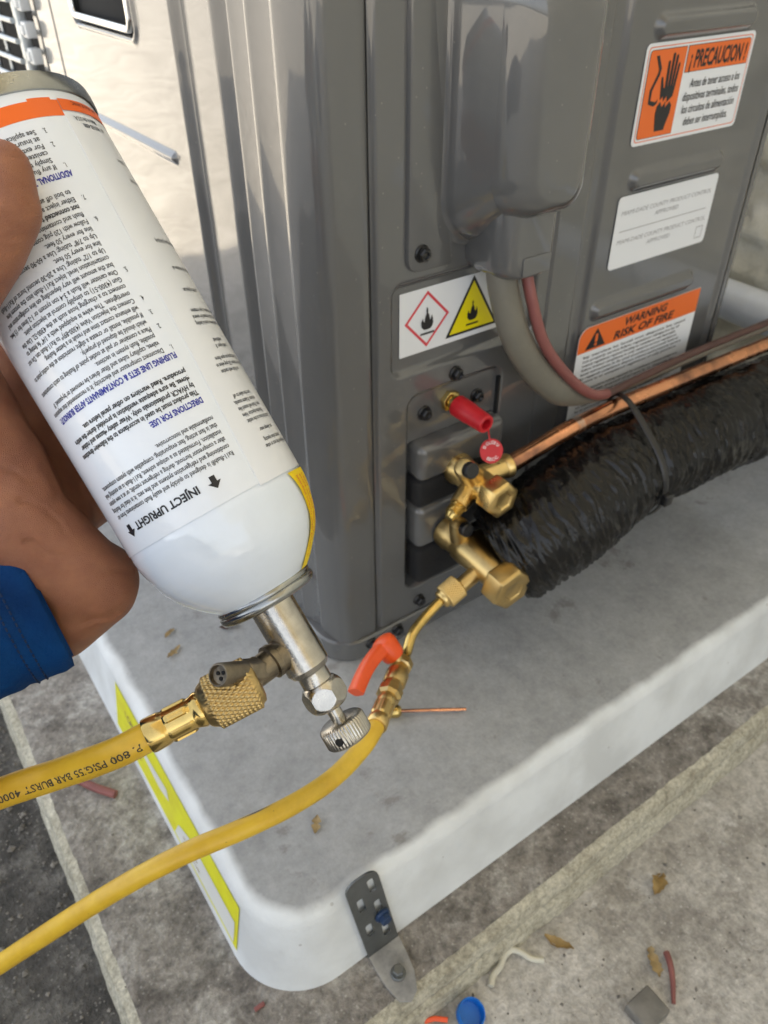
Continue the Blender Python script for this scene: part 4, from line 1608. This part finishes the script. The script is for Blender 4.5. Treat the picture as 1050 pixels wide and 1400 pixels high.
hl.sweep(lp, lambda l_, t: ((5.4 - 0.6 * math.sin(min(1, l_ / L_) * PI * 0.9)) * math.copysign(abs(math.cos(t)) ** 0.6, math.cos(t)), (4.4 - 0.6 * l_ / L_) * math.copysign(abs(math.sin(t)) ** 0.6, math.sin(t))), 24, ref=vdir.cross(hup))
lever = hl.build('lever', 'orange_plastic', hose, bevel=0.0)
elb = spline([V4 + vdir * 56, V4 + vdir * 66, Vector((14, -60.5, 55.5)), Vector((27, -55.5, 57.6)), Vector((42, -52.6, 62))], 12)
MB().sweep(elb, 3.3, 20).build('elbow_tube', 'brass_shiny', hose)
K0 = Vector((51.0, -52.2, 64.6))
kd = Vector((0.93, 0.02, 0.33)).normalized()
kp = [(-8.6, 3.6), (-8.4, 5.6), (-7.2, 6.4), (-5.6, 6.2), (-5.2, 7.0)] + [(s, 8.3) for s in np.arange(-4.6, 7.2, 0.3)] + [(7.6, 7.2), (8.2, 6.0)]
MB().lathe(kp, K0, kd, 216, mod=knurl(8.3, 0.85, 28, 2.6)).build('knurled_nut', 'brass', hose, deg=180)

# ================================================================== PERSON: hand and sleeve
per = empty('person', (-0.25, -0.07, 0.19))
tag(per, 'bare left hand in blue sleeve gripping the white flush can', 'person')


def capsule(mb, a, b_, ra, rb, n=14, m=7):
    a, b_ = Vector(a), Vector(b_)
    d = b_ - a
    ax = d.normalized() if d.length > 1e-6 else Vector((0, 0, 1))
    e1 = ax.orthogonal().normalized()
    e2 = ax.cross(e1)
    rings = []
    for k in range(m):
        t = -PI / 2 + (PI / 2) * (k + 0.35) / m
        rings.append((a + ax * ra * math.sin(t), ra * math.cos(t)))
    for k in range(m):
        t = (PI / 2) * (k + 0.0) / m
        rings.append((b_ + ax * rb * math.sin(t), rb * math.cos(t)))
    rr = [[c + (e1 * math.cos(2 * PI * j / n) + e2 * math.sin(2 * PI * j / n)) * r for j in range(n)] for c, r in rings]
    mb.rings(rr)


FA1, FA2 = (-230, -92, 220), (-278, -140, 236)
CREASES = [((-183.3, -79.8, 265.1), (-170.8, -89.7, 258.9), 1.1, 1.98), ((-186.2, -83.7, 258.9), (-174.6, -92.0, 253.8), 1.0, 1.54), ((-178.0, -116.2, 224.1), (-159.4, -121.5, 228.9), 1.4, 1.32), ((-149.4, -87.3, 366.8), (-144.6, -89.1, 365.1), 0.9, 0.77), ((-158.9, -95.3, 348.0), (-152.1, -98.9, 349.3), 0.9, 0.88),
           ((-180.0, -78.9, 271.7), (-166.8, -87.0, 266.4), 0.9, 0.9),
           ((-180.5, -93.3, 249.7), (-166.6, -106.8, 242.3), 1.2, 0.9),
           ((-170.6, -90.8, 256.3), (-164.5, -101.7, 249.3), 0.9, 0.8),
           ((-165.4, -85.1, 269.3), (-164.5, -93.2, 258.2), 1.0, 0.8),
           ((-166.6, -112.4, 239.7), (-151.6, -118.3, 241.2), 1.0, 0.7),
           ((-156.9, -93.4, 353.1), (-148.8, -96.7, 354.0), 0.8, 0.8),
           ((-158.1, -95.0, 350.6), (-150.1, -98.2, 351.5), 0.8, 0.9),
           ((-154.4, -90.8, 359.4), (-146.7, -94.3, 359.7), 0.7, 0.5),
           ((-160.3, -97.3, 344.9), (-154.0, -99.4, 345.8), 0.8, 0.7)]
hm = MB()


def chain(pts):
    for (p, r), (q_, s_) in zip(pts[:-1], pts[1:]):
        capsule(hm, p, q_, r, s_)


wr = Vector((-181, -84, 221))
fa1, fa2 = Vector(FA1), Vector(FA2)
chain([(fa2, 25), (fa1, 24.5), (wr, 23.5), (cp_(108, 70, -24), 20)])
chain([(wr, 24), (cp_(110, 53, -4), 15.5)])
chain([(wr + Vector((4, -8, -6)), 20), (cp_(107, 53, -2), 15)])
chain([(cp_(104, 54, -8), 16), (cp_(98, 61, -34), 18.5), (cp_(99, 59.5, -56), 19.5), (cp_(97, 57, -76), 17.5), (cp_(82, 51.5, -88), 13.5)])
# thumb
chain([(cp_(100, 56, -76), 17), (cp_(74, 50, -90), 13.0), (cp_(44, 46, -95.5), 11.0), (cp_(24, 45, -100), 10.6), (cp_(11, 44.2, -107), 10.6), (cp_(5, 43.2, -117), 9.2)])
# palm to knuckles, then fingers curled behind the can
for k, s_ in enumerate((-94, -74, -54, -35)):
    kn_ = cp_(132 + 2 * k, 56, s_)
    chain([(cp_(114, 62, -30), 18), (cp_(122, 60, s_ * 0.75 - 8), 15), (kn_, 12.5)])
    r_ = (9.6, 9.8, 9.4, 8.4)[k]
    ln = (202, 206, 206, 204)[k]
    ds = (4, 1, -2, -4)[k]
    f1, f2 = 168 + 2 * k, 186 + k
    chain([(kn_, 12.0), (cp_(152 + k, 49, s_), r_ + 1.0), (cp_(f1, 44.5, s_ + ds * 0.4), r_ + 0.4), (cp_(f2, 43.6, s_ + ds * 0.8), r_), (cp_(ln, 42.6, s_ + ds), r_ - 1.4)])
me = hm.mesh('hand')
hand_o = link('hand', me, 'skin', per)
rm = hand_o.modifiers.new('r', 'REMESH')
rm.mode = 'VOXEL'
rm.voxel_size = 0.0012
smd = hand_o.modifiers.new('s', 'SMOOTH')
smd.factor = 0.6
smd.iterations = 20
dg = bpy.context.evaluated_depsgraph_get()
me2 = bpy.data.meshes.new_from_object(hand_o.evaluated_get(dg))
hand_o.modifiers.clear()
hand_o.data = me2
# keep skin off the can wall, add creases on wrist and thumb
co = np.empty(len(me2.vertices) * 3, dtype=np.float32)
me2.vertices.foreach_get('co', co)
co = co.reshape(-1, 3).astype(float) * 1000
a_ = np.array(A)
rel = co - np.array(P0)
s_v = rel @ a_
rad = rel - s_v[:, None] * a_
dist = np.linalg.norm(rad, axis=1)
lim = np.where(s_v < -3, 33.7, 33.7 * np.sqrt(np.clip(1 - ((s_v + 3) / 38.5) ** 2, 0.02, 1)))
push = np.where((dist < lim) & (s_v > -139) & (s_v < 28), lim - dist, 0)
co += rad / dist[:, None] * push[:, None]
for (p, q_, wd, dp) in CREASES:       # skin folds cut as shallow grooves
    p, q_ = np.array(p, float), np.array(q_, float)
    ax_ = (q_ - p)
    ln_ = np.linalg.norm(ax_)
    ax_ = ax_ / ln_
    al = (co - p) @ ax_
    view = p - np.array((-195.5, -331.8, 420.0))
    nrm_ = np.cross(view / np.linalg.norm(view), ax_)
    nrm_ /= np.linalg.norm(nrm_)
    off = (co - p) @ nrm_ + 0.9 * np.sin(al * 0.35) + 0.4 * np.sin(al * 0.9)
    near = np.linalg.norm(co - p - np.clip(al, 0, ln_)[:, None] * ax_, axis=1) < 13
    fade = np.clip(np.minimum(al, ln_ - al) / 6 + 0.2, 0, 1)
    dd = dp * np.exp(-(off / wd) ** 2) * fade * near
    co += dd[:, None] * (view / np.linalg.norm(view))
me2.vertices.foreach_set('co', (co / 1000).astype(np.float32).ravel())
me2.polygons.foreach_set('use_smooth', np.ones(len(me2.polygons), dtype=bool))
me2.update()
# thumb nail on the outer side
mb = MB()
tc0, tax = cp_(6, 43.6, -115), (cp_(5, 43.2, -117) - cp_(11, 44.2, -107)).normalized()
nn_ = (cp_(6, 60, -115) - tc0).normalized() * 0.35 + E2 * 0.94
nn_ = (nn_ - tax * nn_.dot(tax)).normalized()
nb = tax.cross(nn_)
vs, fs = [], []
for j in range(9):
    for i in range(9):
        u, v = (i - 4) / 4, (j - 4) / 4
        rr_ = 10.3 - 1.4 * max(0, v) ** 2
        vs.append(tc0 + tax * v * 6.5 + (nn_ * math.cos(u * 0.62) + nb * math.sin(u * 0.62)) * rr_)
for j in range(8):
    for i in range(8):
        k = j * 9 + i
        fs.append((k, k + 1, k + 10, k + 9))
mb.add(vs, fs)
mb.build('thumb_nail', 'nail', per)

# sleeve: cloth tube with a turned cuff and folds
cdir = (fa1 - wr).normalized()
c0 = Vector((-181.5, -88.4, 223.1))
cn = Vector((-0.997, -0.007, -0.079))      # cuff plane normal
sp_ = spline([c0 - cn * 1, c0 + cn * 10, c0 + cn * 30, fa1 + cdir * 8, fa2, Vector((-322, -235, 268)), Vector((-372, -345, 270)), Vector((-420, -480, 250)), Vector((-450, -640, 225))], 16)


def cloth(l_, t):
    fold = 1.7 * fbm(l_ * 0.06 + math.cos(t) * 0.9, math.sin(t) * 1.5, 2.0, 3) + 1.1 * math.sin(l_ * 0.16 + 2 * math.sin(t + 0.6)) * min(1.0, max(0.0, (l_ - 14) / 10))
    cuff = 1.4 * math.exp(-((l_ - 4) / 4) ** 2) - 0.8 * math.exp(-((l_ - 16) / 2.0) ** 2)
    if l_ < 1.2:
        return 27.2 + 0.8 * fbm(math.cos(t), math.sin(t), 7, 2)
    return 29.4 + min(14.0, 0.045 * l_) + fold + cuff


slv = MB().sweep(sp_, cloth, 72, False, True).build('sleeve', 'sleeve_cloth', per, deg=180)
stp = []
T_ = [(sp_[min(i + 1, len(sp_) - 1)] - sp_[max(i - 1, 0)]).normalized() for i in range(len(sp_))]
lens = [0.0]
for i in range(1, len(sp_)):
    lens.append(lens[-1] + (sp_[i] - sp_[i - 1]).length)


def on_sleeve(l_, t, lift):
    i = max(1, min(len(lens) - 1, int(np.searchsorted(lens, l_))))
    k = (l_ - lens[i - 1]) / max(1e-6, lens[i] - lens[i - 1])
    c = sp_[i - 1].lerp(sp_[i], k)
    tt = T_[i]
    e = T_[0].orthogonal()
    for q in range(i + 1):
        e = (e - T_[q] * e.dot(T_[q])).normalized()
    f = tt.cross(e)
    return c + (e * math.cos(t) + f * math.sin(t)) * (cloth(l_, t) + lift)


mb = MB()
for row in (11.0, 13.4):                       # twin rows of hem stitching
    for k in range(84):
        t0_, t1_ = 2 * PI * k / 84, 2 * PI * (k + 0.62) / 84
        mb.sweep([on_sleeve(row, t0_, 0.1), on_sleeve(row, (t0_ + t1_) / 2, 0.3), on_sleeve(row, t1_, 0.1)], 0.32, 6)
st_o = mb.build('hem_stitching', 'stitch_thread', slv)
st_o['kind'] = 'stuff'
md = slv.modifiers.new('t', 'SOLIDIFY')
md.thickness = 0.0012
md.offset = -1

# ================================================================== STRAP BRACKET
br = empty('hold_down_strap', (-0.076, -0.16, -0.085))
tag(br, 'slotted grey metal hold down strap fixing the pad to the slab', 'strap')


def bracket_up(u, v, w=0.0):
    return (-76 - 0.10 * (v + 84) + u, -155.5 + 0.16 * (v + 84) - w, v)


pl_o = rrect(-11, 11, -84, -10, [8, 8, 0.2, 0.2], 6)
holes = [(-4.6, -33, 2.2, 6.0), (5.0, -22, 2.2, 6.0), (5.0, -43, 2.2, 6.0), (-4.6, -59, 2.2, 6.0), (5.0, -68, 2.2, 6.0)]
bm = bmesh.new()
vo = [bm.verts.new(Vector(bracket_up(u, v)) / 1000) for u, v in pl_o]
edges = [bm.edges.new((vo[i], vo[(i + 1) % len(vo)])) for i in range(len(vo))]
for (cu, cv, hw, hh_) in holes:
    hv = [bm.verts.new(Vector(bracket_up(u, v)) / 1000) for u, v in rrect(cu - hw, cu + hw, cv - hh_, cv + hh_, 1.6, 4)]
    edges += [bm.edges.new((hv[i], hv[(i + 1) % len(hv)])) for i in range(len(hv))]
bmesh.ops.triangle_fill(bm, use_beauty=True, use_dissolve=False, edges=edges)
me = bpy.data.meshes.new('slotted_plate')
bm.to_mesh(me)
bm.free()
o = link('slotted_plate', me, 'strap_metal', br, False)
md = o.modifiers.new('t', 'SOLIDIFY')
md.thickness = 0.0014
ft = MB().prism([(-11, 0), (11, 0), (10.5, 10), (9, 22), (5, 31), (-1, 34), (-7, 30), (-10, 20), (-11, 8)], lambda u, v, w: (-76 - 0.10 * v + u, -155.5 - v, -83.6 + w), 1.4)
ft.build('foot_plate', 'dusty_metal', br, smooth=False)
MB().lathe([(0, 4.6), (1.6, 4.6), (2.2, 4.0)], (-78, -173, -82.4), (0, 0, 1), 20).lathe([(1.8, 3.6), (5.6, 3.6), (6.2, 3.0), (6.2, 0.4)], (-78, -173, -82.4), (0, 0, 1), 6).build('anchor_bolt', 'strap_metal', br)
MB().lathe([(0, 4.9), (1.2, 4.9), (2.0, 4.2)], bracket_up(5.2, -52, 0.4), (0, -1, 0.1), 20).lathe([(1.6, 3.7), (5.0, 3.7), (5.4, 3.2), (5.4, 0.4)], bracket_up(5.2, -52, 0.4), (0, -1, 0.1), 6).build('blue_screw', 'blue_paint', br)

# ================================================================== SMALL THINGS LYING ABOUT
def thing(mb, name, material, label, cat, group=None, **kw):
    o = mb.build(name, material, None, **kw)
    return tag(o, label, cat, group)


# blue bottle cap, open side up
thing(MB().lathe([(0, 7.4), (0.4, 8.2), (7, 8.7), (7.6, 8.4), (7.4, 7.8), (1.9, 7.2), (1.6, 0.4)], (-47.4, -205, -114.0), (0.10, -0.28, 1), 64, mod=lambda s, t, r: r + (0.14 * math.cos(36 * t) if 8.15 < r else 0)),
      'bottle_cap', 'blue_plastic', 'bright blue plastic cap lying on the ground by the slab', 'cap')
thing(MB().sweep(spline([(-26, -201, -112), (-20, -197, -112), (-14, -196, -111.5), (-7, -193, -111), (-1, -193, -110), (3, -198, -110), (6, -204, -111), (12, -209, -112)], 8), lambda l_, t: 2.0, 12), 'wire_scrap', 'white_wire', 'short curled white wire scrap against the slab edge', 'wire')
thing(MB().sweep(spline([(80, -252, -111), (76, -258, -110), (70, -265, -111), (60, -274, -112)], 8), lambda l_, t: 2.2 - 0.03 * l_, 12), 'wire_offcut', 'pink_wire', 'short pink wire offcut on the concrete ground at right', 'wire')
thing(MB().sweep(spline([(-203, 92, -82), (-196, 76, -81), (-186, 56, -80.5), (-174, 40, -81.5)], 10), 3.0, 16), 'wire_offcut', 'pink_wire', 'curved pink wire offcut lying on the slab left of pad', 'wire')
thing(MB().box(33, 53, -276, -258, -115, -106), 'metal_box_scrap', 'scrap_grey', 'small square grey scrap at the lower right edge', 'scrap', bevel=1.0)
thing(MB().box(-157, -150.5, -141.5, -139, -85, -83.2), 'plastic_chip', 'pink_wire', 'tiny dull red plastic chip at the pad corner', 'chip', bevel=0.5)
thing(MB().sweep([(-72, -192.5, -112), (-66, -195, -112), (-60, -200, -112.5)], lambda l_, t: (1.6 * math.cos(t), 0.8 * math.sin(t)), 10), 'orange_chip', 'orange_plastic', 'small orange plastic chip left of the blue cap', 'chip')


def leaf(cx, cy, z, L, W, ang, curl, seed):
    mb = MB()
    vs, fs = [], []
    n = 10
    ca, sa = math.cos(ang), math.sin(ang)
    for i in range(n + 1):
        t = i / n
        w = W * math.sin(PI * min(1, t * 0.96 + 0.02)) ** 0.7 * (0.8 + 0.9 * noise.noise((t * 7, seed, 0)))
        for j in (-1, -0.4, 0.4, 1):
            u, v = (t - 0.5) * L, j * w
            h_ = curl * abs(j + 0.3 * math.sin(t * 5)) * 1.1 + curl * math.sin(t * 5 + seed) * 0.7 + 1.2
            vs.append((cx + u * ca - v * sa, cy + u * sa + v * ca, z + h_))
    for i in range(n):
        for j in range(3):
            k = i * 4 + j
            fs.append((k, k + 1, k + 5, k + 4))
    mb.add(vs, fs)
    return mb


for (x, y, z, Ln, W, an, cu, mt, nm, lb) in [
        (28, -207, -115, 20, 3.6, -1.1, 2.5, 'leaf_brown', 'dry_leaf', 'thin dry brown leaf right of the white wire scrap'),
        (113, -219, -115, 18, 6.0, 0.4, 3, 'leaf_brown', 'dry_leaf', 'broad crumpled brown leaf highest on the right ground'),
        (70, -251, -115, 19, 4.4, 1.0, 2, 'wood_chip', 'dry_leaf', 'dull tan leaf beside the pink wire offcut on the ground'),
        (-94, 105, -21.6, 12, 2.4, 0.6, 1, 'wood_chip', 'dry_leaf', 'tan leaf bit on the pad top, nearer the unit'),
        (-99, 85, -21.6, 15, 2.6, 0.5, 1, 'wood_chip', 'dry_leaf', 'tan leaf bit on the pad top, nearer the yellow sticker'),
        (-53, 85, -21.6, 16, 3.6, -0.4, 1, 'brown_wire', 'dry_leaf', 'dark brown leaf bit on pad behind the can valve'),
        (-84, -96, -21.6, 12, 3.0, 0.9, 1, 'wood_chip', 'dry_leaf', 'pale tan fleck on the pad below the lower yellow hose')]:
    thing(leaf(x, y, z, Ln, W, an, cu, x), nm, mt, lb, 'leaf', 'dry leaf bits scattered about')

# little brass fitting with a thin copper rod, lying on the pad
ff = empty('flare_fitting', (-0.005, -0.05, -0.022))
tag(ff, 'small brass fitting with thin copper rod lying on pad', 'fitting')
d0 = (Vector((55, -90, -19.5)) - Vector((-6, -52, -17))).normalized()
f0 = Vector((-10, -49.5, -16.2))
MB().lathe([(0, 3.2), (0.6, 4.2), (6, 4.2), (6.6, 3.2), (8.0, 3.2)], f0, d0, 6).lathe([(7.5, 3.0), (8.2, 3.9), (11, 4.1), (13, 4.8), (17, 4.6), (19, 3.0), (19.4, 1.6)], f0, d0, 24).build('fitting_body', 'brass_shiny', ff)
MB().lathe([(18, 1.25), (64, 1.1), (64.4, 0.6)], f0, d0, 12).build('copper_rod', 'copper', ff)

# loose grit on the ground: uncountable
gv, gf = [], []
base = [(1, 0, 0), (-1, 0, 0), (0, 1, 0), (0, -1, 0), (0, 0, 1), (0, 0, -1)]
octf = [(0, 2, 4), (2, 1, 4), (1, 3, 4), (3, 0, 4), (2, 0, 5), (1, 2, 5), (3, 1, 5), (0, 3, 5)]
gb = MB()
for k in range(2600):
    if k < 1500:
        x, y, z = rng.uniform(-420, -224), rng.uniform(-160, 330), -118
    elif k < 2200:
        x, y, z = rng.uniform(-120, 420), rng.uniform(-420, -195), -122
    else:
        x, y, z = rng.uniform(-218, 420), rng.uniform(-187, 240), -85
        if x > -153 and y > -153:
            continue
    r_ = rng.gamma(2.0, 0.45) + 0.25
    if k >= 1500:
        r_ *= 0.6
    q_ = [Vector(b_) * r_ * rng.uniform(0.6, 1.3) for b_ in base]
    ro = Matrix.Rotation(rng.uniform(0, 6.28), 3, 'Z')
    gb.add([ro @ p + Vector((x, y, z + r_ * 0.3)) for p in q_], octf)
grit = gb.build('grit', 'grit_stone', None, smooth=False)
grit['kind'] = 'stuff'

for o in list(SC.objects):              # things on the lower ground
    if o.parent is None and o.type == 'MESH' and o.get('category') and o.name.split('.')[0] in ('bottle_cap', 'wire_scrap', 'wire_offcut', 'metal_box_scrap', 'orange_chip', 'dry_leaf'):
        zmin = min(v.co.z for v in o.data.vertices)
        if zmin < -0.095:
            o.location.z -= 0.007
